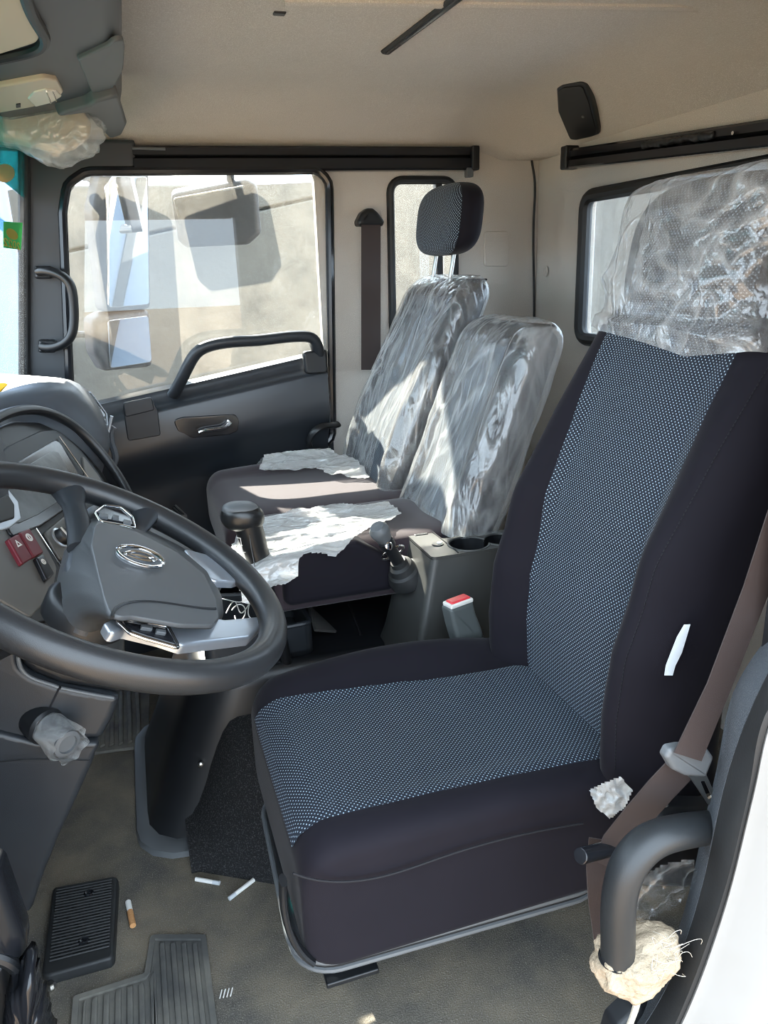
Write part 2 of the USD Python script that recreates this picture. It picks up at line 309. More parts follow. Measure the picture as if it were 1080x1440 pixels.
glass_dusty = pane('window_glass_dusty', (0.90, 0.92, 0.92), 0.028, refl=0.6)
glass = pane('window_glass', (0.93, 0.96, 0.98), 0.03)
glass_ws = pane('windscreen_glass', (0.93, 0.97, 0.98), 0.02, refl=0.35)
glass_teal = pane('teal_tint_glass', (0.02, 0.55, 0.55), 0.12, (0.02, 0.5, 0.5))

# ================================================================== the outside
obj('ground', bx(-60, 60, -60, 90, -1.25, -1.15), sand, label='sandy orange yard ground outside the cab', cat='ground')
yard = T('yard_wall', 'pale rendered yard wall seen through the dusty passenger window', 'wall')
def jz(X): return 1.365 + 0.19*X
WTOP = 1.645
for nm, poly in (('panel', [(-0.42, -1.15), (9, -1.15), (9, jz(1.3) - .006), (1.3, jz(1.3) - .006), (-0.42, jz(-.42) - .006)]), ('panel', [(-0.42, jz(-.42) + .006), (1.3, jz(1.3) + .006), (9, jz(1.3) + .006), (9, WTOP), (-0.42, WTOP - .05)])):
    obj(nm, FY(4.0).up(pad(Polygon(poly), 0.12, 0.01, n=200)), concrete, yard)
obj('backing', FY(4.1).up(ext([(-0.40, -1.15), (8.9, -1.15), (8.9, WTOP - .01), (-0.4, WTOP - .06)], 0.1)), rubber, yard)
tr = T('box_trailer', 'pale blue box trailer with a blue stripe seen through the windscreen edge', 'trailer', (-2.6, 6.3, -1.15))
obj('box_body', bx(-4.6, -0.56, 5.2, 7.4, -0.5, 3.2, 0.04), bluew, tr)
G = FY(5.2); s = G.px([(0, 278), (60, 318), (60, 336), (0, 304)])
dx = s[1] - s[0]; s = np.array([s[0] - dx*4, s[1], s[2], s[3] - dx*4]); s = np.clip(s, [-4.5, -9], [-0.57, 9])
obj('stripe', G.up(ext(s, 0.004)), bluestripe, tr)
for wx in (-4.2, -3.0): obj('wheel', lathe((wx, 5.25, -0.68), (0, 1, 0), [(0, .12), (0, .44), (.03, .47), (.25, .47), (.28, .44), (.28, .1)]), rubber, tr)
obj('underframe', bx(-4.5, -0.7, 5.5, 7.1, -0.7, -0.5), rubber, tr)
cb = T('cargo_body', 'pale blue front wall of the cargo body behind the rear cab window', 'cargo body', (2.3, 1.5, -0.2))
obj('front_panel', bx(2.05, 2.15, 0.2, 2.9, -0.2, 1.13, 0.05), bluew, cb)
for yy in (0.5, 1.2, 1.95, 2.6): obj('upright', bx(2.02, 2.06, yy - .03, yy + .03, -0.2, 1.11, 0.008), greyp, cb)

def mirror_unit(name, label, outl, Y, face, dep, tilt, loc_px):
    pass
# mirrors on the passenger side
PF = Fr(oY(180, 340, 2.68), (0.74, 0.67, 0), (0.15, -0.17, 0.97))
mu = T('main_mirror', 'tall rectangular passenger door mirror outside the window', 'mirror', oY(180, 340, 2.68))
o = rnd(PF.px([(136, 300), (148, 243), (214, 240), (216, 436), (152, 442)]), .018); obj('housing', PF.up(pad(o, 0.05, 0.02), -0.055), greyh, mu)
o = rnd(PF.px([(148, 262), (158, 248), (207, 248), (210, 428), (153, 433)]), .010); obj('mirror_pane', PF.up(pad(o, 0.006, 0.002), -0.005), mirror, mu)
obj('bracket', tube(spline([oY(118, 246, 2.62), oY(140, 262, 2.70), oY(158, 292, 2.68), oY(175, 330, 2.74)], 20), 0.017, 12), silver, mu)
obj('clamp', cat_(cyl(oY(150, 325, 2.66), oY(185, 322, 2.66), 0.012, 14, .003), bx(*np.ravel(np.column_stack([oY(165, 318, 2.71) - [.03, .02, .03], oY(165, 318, 2.71) + [.03, .02, .03]])), .008)), silver, mu)
mw = T('wide_mirror', 'small square wide angle mirror below the tall door mirror', 'mirror', oY(183, 480, 2.68))
o = rnd(PF.px([(134, 452), (150, 444), (214, 437), (219, 512), (213, 518), (152, 524), (138, 500)]), .018); obj('housing', PF.up(pad(o, 0.05, 0.02), -0.055), greyh, mw)
o = rnd(PF.px([(151, 451), (209, 444), (214, 509), (155, 518)]), .012); obj('mirror_pane', PF.up(pad(o, 0.004, 0.001), -0.005), mirror, mw)
KF = Fr(oY(315, 320, 2.63), (0.90, 0.0, -0.22), (0.1, -0.40, 0.87))
obj('mirror_link', cat_(tube([oY(180, 428, 2.84), oY(184, 450, 2.84)], .012, 10), tube(spline([oY(150, 470, 2.84), oY(110, 470, 2.72), oY(98, 470, 2.56)], 12), .011, 10)), greyh, mw)
km = T('kerb_mirror', 'dark rounded kerb mirror hanging outside above the passenger door', 'mirror', oY(315, 320, 2.63))
o = rnd(KF.px([(240, 274), (346, 254), (362, 262), (368, 330), (350, 346), (262, 350), (250, 340)]), .018); obj('housing', KF.up(pad(o, 0.05, 0.022), -0.045), greyh, km)
o = rnd(KF.px([(243, 278), (345, 259), (352, 296), (316, 336), (258, 338)]), .008); obj('mirror_pane', KF.up(pad(o, 0.008, 0.003), -0.004), mirror, km)
obj('arm', tube(spline([oY(322, 233, 2.555), oY(324, 246, 2.58), oY(322, 268, 2.66)], 14), 0.012, 10), greyh, km)

# ================================================================== the cab shell (setting)
F25 = FY(2.53)
tan = Polygon([(0.60, 0.0), (1.39, 0.0), (1.39, 1.60), (0.60, 1.60)])
w2 = rnd([(0.832, 0.96), (1.075, 0.96), (1.075, 1.478), (0.838, 1.478)], 0.045)
wf = obj('wall_far', F25.up(ext(tan.difference(w2), 0.03)), liner, kind='structure', smooth=20)
# reliefs on the far wall
def relief(p, r, d, m, nm, Y=2.5, par=None, bev=.004):
    f = FY(Y); return obj(nm, f.up(pad(rnd(f.px(p), r), d, bev)), m, par)
relief([(680, 325), (715, 325), (715, 375), (680, 375)], .012, 0.006, liner, 'access_panel', par=wf, bev=.005)
wr = obj('wall_rear', FX(1.40).up(ext(Polygon([(-2.53, 0), (-0.45, 0), (-0.45, 1.6), (-2.53, 1.6)]).difference(rnd([(-2.185, 0.96), (-1.34, 0.96), (-1.34, 1.402), (-2.185, 1.402)], .05)), 0.025)), liner, kind='structure', smooth=20)
obj('seam_strip', tube(spline([oY(747, 211, 2.496), oY(748, 228, 2.496), oY(751, 245, 2.496), oY(751, 300, 2.496), oY(750.5, 380, 2.496), oY(750, 470, 2.496)], 30), 0.004, 8), rubber, wf)
obj('screw_cover', lathe(oX(768, 382, 1.372), (-1, .2, 0), [(0, .018), (.004, .017), (.006, .012), (.003, .009), (.003, .0)], 20), liner, wr)
# seal round the small window and the rear window
def outline_tube(poly, fr, h, r, n=120, flat=1.0, up=None):
    return tube(fr.p3(ring(poly, n), h), r, 10, closed=True, flat=flat)
wn2 = obj('window_2', F25.up(pad(w2.buffer(-0.002), 0.004, 0.001)), glass_dusty, kind='structure')
obj('seal', outline_tube(w2.buffer(-.008), F25, 0.032, 0.013), rubber, wn2)
obj('divider', bx(1.0, 1.022, 2.49, 2.52, 0.96, 1.478, .004), rubber, wn2)
w3 = rnd([(-2.185, 0.96), (-1.34, 0.96), (-1.34, 1.402), (-2.185, 1.402)], .05)
F3 = FX(1.40)
wn3 = obj('window_3', F3.up(pad(w3.buffer(-0.002), 0.004, 0.001)), glass, kind='structure')
obj('seal', outline_tube(w3.buffer(-.012), F3, 0.044, 0.020, 160), rubber, wn3)
obj('chassis_sun_block', bx(-.5, 1.38, .52, 2.48, -.95, -.08, .05), darker, kind='structure')  # solid box for the unseen chassis, added to keep sun from passing underneath
# floor and hump carpet ground
gx, gy = np.linspace(-1.0, 1.4, 60), np.linspace(0.42, 2.52, 50)
G = np.array([[(x, y, 0.0 + max(0, -x - .35)**1.5*.9) for y in gy] for x in gx])
obj('floor', sheet(G, 0.05), floorm, kind='structure')
# headliner
def headz(x, y):
    a = max(0.0, 1 - (1.37 - x)/0.30); b = max(0.0, 1 - (2.51 - y)/0.30); c = max(0.0, 1 - (y - .45)/.2)
    return 1.68 - 0.13*min(1.15, (a**2.4 + b**2.4)) - .05*c**2
ys, xs = np.r_[np.linspace(0.43, 2.15, 26), np.linspace(2.18, 2.515, 24)], np.r_[np.linspace(-0.5, 1.05, 20), np.linspace(1.08, 1.375, 20)]
G = np.array([[(x, y, headz(x, y)) for x in xs] for y in ys])
ce = obj('ceiling', sheet(G, 0.03), liner, kind='structure', smooth=60)
obj('ridge', tube(spline([oZ(400, 2, 1.681), oZ(640, 5, 1.681), oZ(860, 8, 1.681), oZ(1120, 13, 1.675)], 30), 0.016, 10, flat=.5), liner, ce)
p0 = oZ(393, 18, 1.68); obj('slot', bx(p0[0] - .012, p0[0] + .012, p0[1] - .01, p0[1] + .01, 1.6765, 1.69, .003), darker, ce)
obj('wall_top', bx(-0.42, 1.42, 0.40, 2.58, 1.74, 2.0, .12), white, kind='structure')
# near side: header, rear quarter wall, driver's pillar
obj('wall_near', cat_(bx(0.62, 1.40, 0.50, 0.60, 0.0, 1.62), bx(-0.5, 0.62, 0.42, 0.52, 1.50, 1.66)), darker, kind='structure', smooth=20)
obj('wall_side', cat_(bx(0.66, 1.42, 0.462, 0.498, 0.25, 1.74, .01), bx(-0.56, -0.34, 0.44, 0.50, -0.4, 0.98, .01), bx(-0.60, -0.55, 0.44, 2.55, -0.4, 0.92, .01)), white, kind='structure', smooth=20)
obj('wall_front', cat_(bx(-0.55, -0.42, 0.42, 2.55, 0.0, 0.93), bx(-0.5, -0.31, 0.42, 2.55, 1.545, 1.70)), darker, kind='structure', smooth=20)
# driver's side windscreen pillar and the open door (both left of the frame)
obj('trim_2', loft([[(x0 - .06, .50, z), (x0 + .05, .42, z), (x0 + .08, .50, z), (x0 + .03, .60, z), (x0 - .04, .60, z)] for x0, z in ((-.32, .85), (-.27, 1.2), (-.215, 1.56))]), dark, kind='structure')
# windscreen
def wsx(z): return -0.206 - (1.5 - z)*0.16
Wf = Fr((wsx(1.5), 2.45, 1.5), (0, -1, 0), (0.16, 0, 1.0))
wn4 = obj('window_4', (Wf.p3([(0, -.66), (1.9, -.66), (1.9, .05), (0, .05)]), np.array([[0, 1, 2], [0, 2, 3]])), glass_ws, kind='structure')
o = Wf.px([(-60, 240), (4, 212), (32, 222), (32, 262), (22, 285), (-60, 262)]); obj('tint_band', Wf.up(ext([(0.005, -.085), (1.88, -.085), (1.88, .045), (0.005, .045)], 0.002), 0.005), glass_teal, wn4)
obj('edge_seal', tube([Wf.p3([(0.006, t)], 0.006)[0] for t in np.linspace(-.66, .05, 8)], 0.016, 10), rubber, wn4)
# far windscreen pillar
F = FY(2.5)
pil = F.px([(24, 196), (190, 200), (190, 245), (128, 246), (116, 251), (106, 260), (98, 272), (94, 288), (92, 310), (94, 420), (106, 590), (-10, 640), (20, 560), (33, 520), (36, 420), (36, 330), (34, 240)])
tp = obj('trim_1', F.up(pad(rnd(pil, .006), .045, .010, n=220)), mat('pillar_plastic', (0.034, 0.038, 0.043), 0.45, bump=(800, .3, .0006)), kind='structure')
# passenger door
F = FY(2.50)
hole = rnd(F.px([(91, 300), (97, 262), (122, 245), (442, 243), (457, 258), (462, 620), (104, 620)]), .035)
frame = Polygon([(wsx(.30) + .015, .30), (.612, .30), (.612, 1.55), (wsx(1.55) + .015, 1.55)])
d1 = obj('door_1', FY(2.53).up(ext(frame.difference(hole), .05)), dark, kind='structure', smooth=20)
obj('seal', outline_tube(hole.buffer(.004), FY(2.462), 0.0, 0.014, 160), gloss, d1)
wn1 = obj('window_1', FY(2.525).up(pad(hole.buffer(-.001), .004, .001)), glass_dusty, kind='structure')
def zs(X): return .853 + .155*X
prof = [(2.50, .013), (2.455, .012), (2.438, .008), (2.432, -.004), (2.430, -.022), (2.418, -.034), (2.408, -.040), (2.402, -.052), (2.400, -.085), (2.396, -.13), (2.398, -.17), (2.412, -.205), (2.436, -.24), (2.45, -.30), (2.46, -.50), (2.465, -.84)]
X_ = np.r_[np.linspace(-.20, .57, 40), .585, .592]
G = np.array([[(X, y + (0.02 if X > .588 else 0), zs(min(X, .57)) + z) for y, z in prof] for X in X_])
obj('door_panel', sheet(G[:, ::-1], .02), doorm, d1, smooth=40)
obj('pull_handle', tube(spline([oY(243, 556, 2.42), oY(252, 540, 2.405), oY(266, 512, 2.385), oY(279, 494, 2.375), (oY(300, 485, 2.37)), oY(360, 479, 2.37), oY(420, 473, 2.375), oY(438, 476, 2.38), oY(446, 490, 2.395), oY(449, 512, 2.42)], 60), 0.023, 14, flat=.75), dark, d1)
F = FY(2.405)
obj('end_cap', F.up(pad(rnd(F.px([(424, 494), (458, 490), (460, 524), (428, 526)]), .012), .02, .008)), darker, d1)
F = FY(2.402)
obj('handle_recess', F.up(pad(rnd(F.px([(243, 590), (258, 586), (330, 582), (337, 590), (334, 606), (322, 611), (270, 616), (250, 606)]), .012), .006, .003)), gloss, d1)
lv = obj('door_lever', tube(spline([oY(280, 608, 2.385), oY(298, 604, 2.38), oY(316, 600, 2.38), oY(323, 593, 2.385)], 16), [.006]*10 + list(np.linspace(.006, .010, 6)), 10), chrome, d1, label='chrome door lever')
F = FY(2.398)
obj('pocket_cover', F.up(pad(rnd(F.px([(172, 568), (214, 560), (222, 578), (226, 612), (180, 620)]), .008), .006, .003)), dark, d1)
obj('pocket_lid', F.up(pad(rnd(F.px([(173, 566), (213, 558), (217, 576), (176, 586)]), .006), .011, .003)), dark, d1)
obj('side_strap', tube(spline([oY(436, 628, 2.40), oY(438, 612, 2.385), oY(448, 602, 2.38), oY(462, 598, 2.40), oY(476, 596, 2.44)], 30), .012, 10, flat=.6), darker, d1)

# ================================================================== seats
def bump_(t): t = np.clip(np.abs(t), 0, 1); return (1 - t*t)**2
class Back:
    def __init__(s, cy, hw, spine, depth, bol=0.0, bw=.08, ins=.15, n=4.0, rt=.05, taper=None):
        s.cy, s.hw, s.sp, s.dp, s.bol, s.bw, s.ins, s.n, s.rt = cy, hw, np.array(spine, float), depth, bol, bw, ins, n, rt
        s.taper = taper or (lambda z: 1.0)
    def sx(s, z): return np.interp(z, s.sp[:, 0], s.sp[:, 1])
    def front(s, y, z, k=1.0):
        hw = s.hw*s.taper(z)*k; t = np.clip(np.abs(y)/hw, 0, 1)
        e = s.dp*.5*k*(1 - (1 - t**s.n)**(1/s.n)); zt = s.sp[-1, 0]; zf = np.clip((zt - z)/.35, 0, 1)
        c = s.ins + (hw - s.ins)*.48
        return s.sx(z) + s.dp*.5*(1 - k) + e - s.bol*zf*bump_((np.abs(y) - c)/(s.bw))
    def rear(s, y, z, k=1.0):
        hw = s.hw*s.taper(z)*k; t = np.clip(np.abs(y)/hw, 0, 1)
        return s.sx(z) + s.dp*.5 + s.dp*.5*k*(1 - t**s.n)**(1/s.n)
    def mesh(s, grow=0.0, nz=40, nth=44, disp=None, z0=None, cap1=True):
        zb, zt = s.sp[0, 0] if z0 is None else z0, s.sp[-1, 0]; R = []
        th = np.linspace(-np.pi/2, np.pi/2, nth); yy = np.sin(th)
        st = [(zb + .02*(1 - math.sin(a)), .75 + .25*math.sin(a)) for a in np.linspace(0, np.pi/2, 4)] if grow == 0 else [(zb, 1.0)]
        st += [(z, 1.0) for z in np.linspace(zb + .02, zt - s.rt, nz)[1:]]
        st += [(zt - s.rt + s.rt*math.sin(a), max(.02, 1 - (s.rt/s.hw)*.9*(1 - math.cos(a)) if a < 1.5 else .0)) for a in np.linspace(0, np.pi/2, 9)[1:-1]]
        for z, k in st:
            hw = s.hw*s.taper(z)*k; y = yy*hw
            kd = k if z < zt - s.rt else max(.40, math.sqrt(max(0, 1 - ((z - zt + s.rt)/s.rt)**2)))
            f, r = [s.front(v, z, k) + s.dp*.45*(1 - kd) for v in y], [s.rear(v, z, k) - s.dp*.45*(1 - kd) for v in y]
            ringp = [(f[i], s.cy + y[i], z) for i in range(nth)] + [(r[i], s.cy + y[i], z) for i in range(nth - 2, 0, -1)]
            R.append(ringp)
        R = np.array(R)
        if grow:
            c = R.mean(1, keepdims=True); d = R - c; d[..., 2] = 0; L = np.linalg.norm(d, axis=2, keepdims=True) + 1e-9
            R = R + d/L*grow; R[..., 2] += grow*np.clip((R[..., 2] - (zt - s.rt))/s.rt, 0, 1)
        V, Fc = loft(R[:, ::-1], cap0=grow == 0, cap1=cap1)
        if grow:
            tm_ = trimesh.Trimesh(V, Fc, process=False); trimesh.smoothing.filter_taubin(tm_, lamb=.6, nu=.3, iterations=14); V = np.array(tm_.vertices)
        if disp is not None: V = disp(V)
        return V, Fc
    def insert(s, z0, z1, w0=None, w1=None, nz=50, ny=26, off=.003, th=.006, ymin=-1, ymax=1):
        zz = np.linspace(z0, z1, nz); G = []; UV = []; L = 0; last = None
        for z in zz:
            w = np.interp(z, [z0, z1], [w0 or s.ins, w1 or s.ins]); y = np.linspace(ymin*w, ymax*w, ny)
            edge = off*np.clip((1 - np.abs(np.linspace(-1, 1, ny)))/.08, -0.3, 1)
            row = np.array([(s.front(v, z) - e, s.cy + v, z) for v, e in zip(y, edge)]); G.append(row)
            if last is not None: L += np.linalg.norm(row[ny//2] - last[ny//2])
            last = row; UV.append([(v, L) for v in y])
        V, Fc = grid(np.array(G)); return (V, Fc[:, ::-1]), np.array(UV).reshape(-1, 2)
def wrinkle(amp, seed, st=(1, 1, 1), freq=9):
    def f(V):
        P = V*np.array(st)*freq
        a = meshkit.fbm(P + meshkit.fbm(P*.7, 2, seed + 5)[:, None]*1.5, 4, seed); rg = 1 - np.abs(2*a - 1)
        c = V.mean(0); d = V - c; d[:, 2] *= .3; d /= np.linalg.norm(d, axis=1, keepdims=True) + 1e-9
        return V + d*((rg**3 - .45)*amp)[:, None]
    return f
class Cush:
    def __init__(s, cy, hw, x0, x1, zt, zb, bolL=0.0, bolR=0.0, ins=.16, insc=0.0, dip=.01, rf=.05, n=5.0, out=None, rise=0.0):
        s.__dict__.update(locals()); del s.__dict__['s']; s.self = None
    def top(s, x, y):
        t = np.clip(np.abs(y)/s.hw, 0, 1); h = (s.zt - s.zb)
        e = .30*h*(1 - (1 - t**s.n)**(1/s.n))
        u = (x - s.x0)/(s.x1 - s.x0); fr = s.rf*(1 - math.sqrt(max(0, 1 - max(0, 1 - (x - s.x0)/s.rf)**2)))
        b = (s.bolR if y > 0 else s.bolL)*bump_((abs(y - s.insc) - s.ins - .055)/.085)*math.sin(np.pi*min(1, max(0, .12 + .8*u)))
        return s.zt - e - fr + b - s.dip*bump_(y/.2)*math.sin(np.pi*np.clip(u, 0, 1)) + s.rise*(1 - u)
    def mesh(s, nx=44, nth=40):
        R = []; th = np.linspace(-np.pi/2, np.pi/2, nth)
        xs_ = np.r_[s.x0 + s.rf*(1 - np.cos(np.linspace(0, np.pi/2, 9))), np.linspace(s.x0 + s.rf, s.x1, nx)[1:]]
        for x in xs_:
            fr = math.sqrt(max(0, 1 - max(0, 1 - (x - s.x0)/s.rf)**2)); k = .90 + .10*fr
            y = np.sin(th)*s.hw*k; zm = s.zb + .7*(s.zt - s.zb)
            up = np.array([(x, s.cy + v, s.top(x, v/k)) for v in y]); t = np.abs(np.sin(th))
            dn = np.array([(x, s.cy + v, s.zb + (1 - fr)*.03 + .5*(s.zt - s.zb)*(1 - (1 - q**14)**(1/14))) for v, q in zip(y, t)])
            R.append(np.vstack([up, dn[-2:0:-1]]))
        return loft(R)
    def insert(s, x0, x1, y0, y1, nx=50, ny=30, off=.003, y0b=None, y1b=None):
        G, UV, L, last = [], [], 0, None
        for x in np.linspace(x0, x1, nx):
            u = (x - x0)/(x1 - x0); a = y0 + u*((y0b if y0b is not None else y0) - y0); b = y1 + u*((y1b if y1b is not None else y1) - y1)
            y = np.linspace(a, b, ny); e = off*np.clip((1 - np.abs(np.linspace(-1, 1, ny)))/.08, -.3, 1)
            fr = math.sqrt(max(0, 1 - max(0, 1 - (x - s.x0)/s.rf)**2)); k = .90 + .10*fr
            row = np.array([(x - (.004 if x < s.x0 + .02 else 0), s.cy + v, s.top(x, np.clip(v/k, -s.hw, s.hw)) + q) for v, q in zip(y, e)]); G.append(row)
            if last is not None: L += np.linalg.norm(row[ny//2] - last[ny//2])
            last = row; UV.append([(v, L) for v in y])
        V, Fc = grid(np.array(G)); return (V, Fc), np.array(UV).reshape(-1, 2)
def headrest(cx, cy, cz, hx, hy, hz, lean=.15, n=3.2):
    a, b = np.linspace(-np.pi/2, np.pi/2, 26), np.arange(48)*2*np.pi/48
    e = lambda t, p: np.sign(t)*np.abs(t)**(2/p)
    R = []
    for p in a[1:-1]:
        k = e(np.cos(p), n); z = hz*e(np.sin(p), n)
        R.append([(cx + hx*k*e(np.cos(q), 2.6) + z*lean, cy + hy*k*e(np.sin(q), 3.6), cz + z) for q in b])
    return loft(R)
def hr_panel(cx, cy, cz, hx, hy, hz, lean, w=.82, n=3.2, x_shift=0):
    """dotted front of a headrest"""
    e = lambda t, p: np.sign(t)*np.abs(t)**(2/p); G, UV = [], []
    for z in np.linspace(-hz*.985, hz*.985, 40):
        k = max(0, 1 - abs(z/hz)**n)**(1/n); row, uv = [], []
        for y in np.linspace(-w, w, 34):
            yy = y*hy*k; xx = -hx*k*max(0, 1 - abs(y)**3.6)**(1/2.6)
            row.append((cx + xx + z*lean - .0025, cy + yy, cz + z)); uv.append((yy, z))
        G.append(row); UV.append(uv)
    V, Fc = grid(np.array(G)); return (V, Fc[:, ::-1]), np.array(UV).reshape(-1, 2)

# ---------------- driver's seat
ds = T('bucket_seat', 'navy dotted driver seat in the foreground with a white tag on its side', 'seat', (0.40, 1.02, 0.0))
spine = [(.44, .640), (.50, .632), (.575, .630), (.672, .640), (.74, .662), (.82, .680), (.90, .712), (.98, .742), (1.09, .784), (1.15, .810)]
B = Back(1.01, .245, spine, .15, bol=.062, bw=.075, ins=.150, n=3.6, rt=.05, taper=lambda z: np.interp(z, [.44, .7, .95, 1.15], [.96, 1.0, .98, .86]))
obj('backrest', B.mesh(), plain, ds, smooth=60)
m_, uv_ = B.insert(.455, 1.115, .128, .158); obj('backrest_insert', m_, dots, ds, smooth=True, uv=uv_, label='dotted centre panel of the backrest')
C = Cush(1.04, .232, .125, .66, .485, .275, bolL=.012, bolR=.050, ins=.15, insc=-.005, dip=.012, rf=.055)
obj('cushion', C.mesh(), plain, ds, smooth=60)
m_, uv_ = C.insert(.129, .645, -.172, .150, y0b=-.19, y1b=.115); obj('cushion_insert', m_, dots, ds, smooth=True, uv=uv_, label='dotted centre panel of the cushion')
# stitch lines: dashed threads, joined
def stitches(P, r=.0009, duty=.6, step=.006):
    P = spline(P, 400); d = np.r_[0, np.cumsum(np.linalg.norm(np.diff(P, axis=0), axis=1))]; ms = []
    for a in np.arange(0, d[-1] - step, step):
        q = np.array([[np.interp(t, d, P[:, k]) for k in range(3)] for t in (a, a + step*duty)]); ms.append(tube(q, r, 5))
    return cat_(*ms)
side = lambda px, py, Y: oY(px, py, Y)
obj('side_seam', tube(spline([oY(412, 1228, .800), oY(470, 1240, .799), oY(540, 1232, .799), oY(620, 1206, .799), oY(700, 1182, .799), oY(820, 1158, .799)], 50), .0016, 6), thread, ds)
rw = []
for z in np.linspace(.50, 1.08, 40):
    y = -.206; rw.append((B.front(y, z) - .0008, 1.01 + y, z))
obj('bolster_seam', stitches(rw), thread, ds)
obj('care_tag', sheet(np.array([[oY(a, y, Y) for a, Y in ((x0, .752), ((x0 + x1)/2, .748), (x1, .746))] for x0, x1, y in ((962, 971, 878), (952, 966, 895), (943, 959, 918), (936, 950, 936), (934, 946, 950))]), .001), paper, ds, label='white fabric tag')
pb = rnd([(.115, .845), (.62, .835), (.62, 1.24), (.13, 1.24)], .06)
obj('seat_pan', FZ(.240).up(pad(pb, .045, .012, n=140)), darker, ds)
obj('pan_rim', cat_(tube(FZ(0).p3(ring(pb.buffer(.004), 140), .262), .0045, 8, closed=True), tube(FZ(0).p3(ring(pb.buffer(.0), 140), .243), .0045, 8, closed=True)), greyp, ds)
obj('skirt', tube(spline([oY(398, 1238, .84), oY(400, 1280, .84), oY(412, 1320, .83), oY(440, 1352, .82)], 24), .011, 10, flat=.5), darker, ds)
obj('pedestal', loft([[(x0, y0, z), (x1, y0, z), (x1, y1, z), (x0, y1, z)] for x0, x1, y0, y1, z in ((.24, .60, 1.06, 1.28, 0.0), (.2, .60, 1.02, 1.24, .245))]), darker, ds, smooth=20)
p = oZ(478, 1392, .16)
obj('mount_bracket', cat_(bx(.165, .25, .93, .965, .14, .24, .006), bx(.165, .25, .90, .97, .145, .155, .003)), darker, ds)
q = np.array([.175, .925, .175]); obj('mount_bolt', cat_(cyl(q, q + [0, -.008, 0], .013, 20, .002), cyl(q, q + [0, -.018, 0], .008, 6)), steel, ds, label='bright steel bolt')
L0, L1 = oY(874, 1189, .655), oY(816, 1204, .625)
obj('recline_lever', cat_(cyl(L0, L1, .0095, 18, .002)), gloss, ds)
obj('recliner_cover', FY(.74).up(pad(rnd(FY(.74).px([(876, 1225), (884, 1150), (905, 1125), (930, 1118), (1000, 1120), (1010, 1230)]), .02), .035, .012)), darker, ds)
obj('recliner_trim', tube(spline([oY(884, 1235, .675), oY(888, 1180, .675), oY(896, 1148, .675), oY(915, 1132, .675), oY(930, 1128, .68)], 24), .010, 10, flat=.5), greyp, ds)
obj('headrest_post', cyl((.80, .93, 1.07), (.825, .93, 1.2), .007, 12), steel, ds); obj('headrest_post', cyl((.80, 1.09, 1.07), (.825, 1.09, 1.2), .007, 12), steel, ds)
hp = (.852, 1.0, 1.203, .062, .180, .113, .16)
hh = obj('headrest', headrest(*hp), plain, ds, smooth=60)
m_, uv_ = hr_panel(*hp); obj('headrest_panel', m_, dots, hh, smooth=True, uv=uv_, label='dotted front of the headrest')

# ---------------- passenger and middle seats
def far_seat(name, label, cy, hw, spine, cush, depth=.11):
    t = T(name, label, 'seat', (.42, cy, 0.0))
    b = Back(cy, hw, spine, depth, bol=.022, bw=.06, ins=hw*.62, n=4.5, rt=.05)
    obj('backrest', b.mesh(), plain, t, smooth=60)
    m, uv = b.insert(spine[0][0] + .02, spine[-1][0] - .045, hw*.6, hw*.62); obj('backrest_insert', m, dots, t, smooth=True, uv=uv)
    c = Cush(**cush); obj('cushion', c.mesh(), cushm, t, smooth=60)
    return t, b, c
ps, PB, PC = far_seat('window_seat', 'passenger seat beside the door with a tall dotted headrest', 2.115, .212, [(.58, .600), (.70, .632), (.85, .692), (1.0, .760), (1.17, .835)], dict(cy=2.09, hw=.255, x0=.165, x1=.70, zt=.632, zb=.46, bolL=.0, bolR=.02, ins=.15, dip=.004, rf=.05))
ph = (.885, 2.115, 1.325, .052, .170, .093, .12)
hh = obj('headrest', headrest(*ph), plain, ps, smooth=60)
m_, uv_ = hr_panel(*ph, w=.93); obj('headrest_panel', m_, dots, hh, smooth=True, uv=uv_)
for yy in (2.055, 2.185): obj('headrest_post', cyl((.855, yy, 1.12), (.88, yy, 1.26), .006, 12), steel, ps)
obj('seat_base', bx(.22, .72, 2.03, 2.34, .0, .46, .02), darker, ps)
ms_, MB_, MC = far_seat('folding_seat', 'narrow middle seat without a headrest next to the console', 1.665, .178, [(.60, .622), (.70, .668), (.85, .722), (1.0, .775), (1.075, .80)], dict(cy=1.675, hw=.155, x0=.20, x1=.70, zt=.640, zb=.495, bolL=.0, bolR=.0, ins=.1, dip=.004, rf=.05))
obj('cushion_block', hull(np.vstack([bx(.245, .50, 1.500, 1.60, .515, .60, .02)[0], bx(.285, .42, 1.500, 1.62, .60, .648, .015)[0]])), plain, ms_, label='dark end block of the middle cushion')

# ---------------- plastic covers
cv = obj('plastic_cover', PB.mesh(grow=.011, nz=70, nth=70, disp=wrinkle(.016, 3, (1, 1, .40), 5), z0=.60), filmA, label='wrinkled clear plastic cover over the passenger backrest below the headrest', cat='plastic cover', smooth=80, loc=(.7, 2.115, .6))
cv2 = obj('plastic_cover', MB_.mesh(grow=.011, nz=70, nth=70, disp=wrinkle(.018, 11, (1, 1, .40), 5), z0=.61), filmA, label='wrinkled clear plastic cover over the narrow middle backrest', cat='plastic cover', smooth=80, loc=(.7, 1.665, .6))
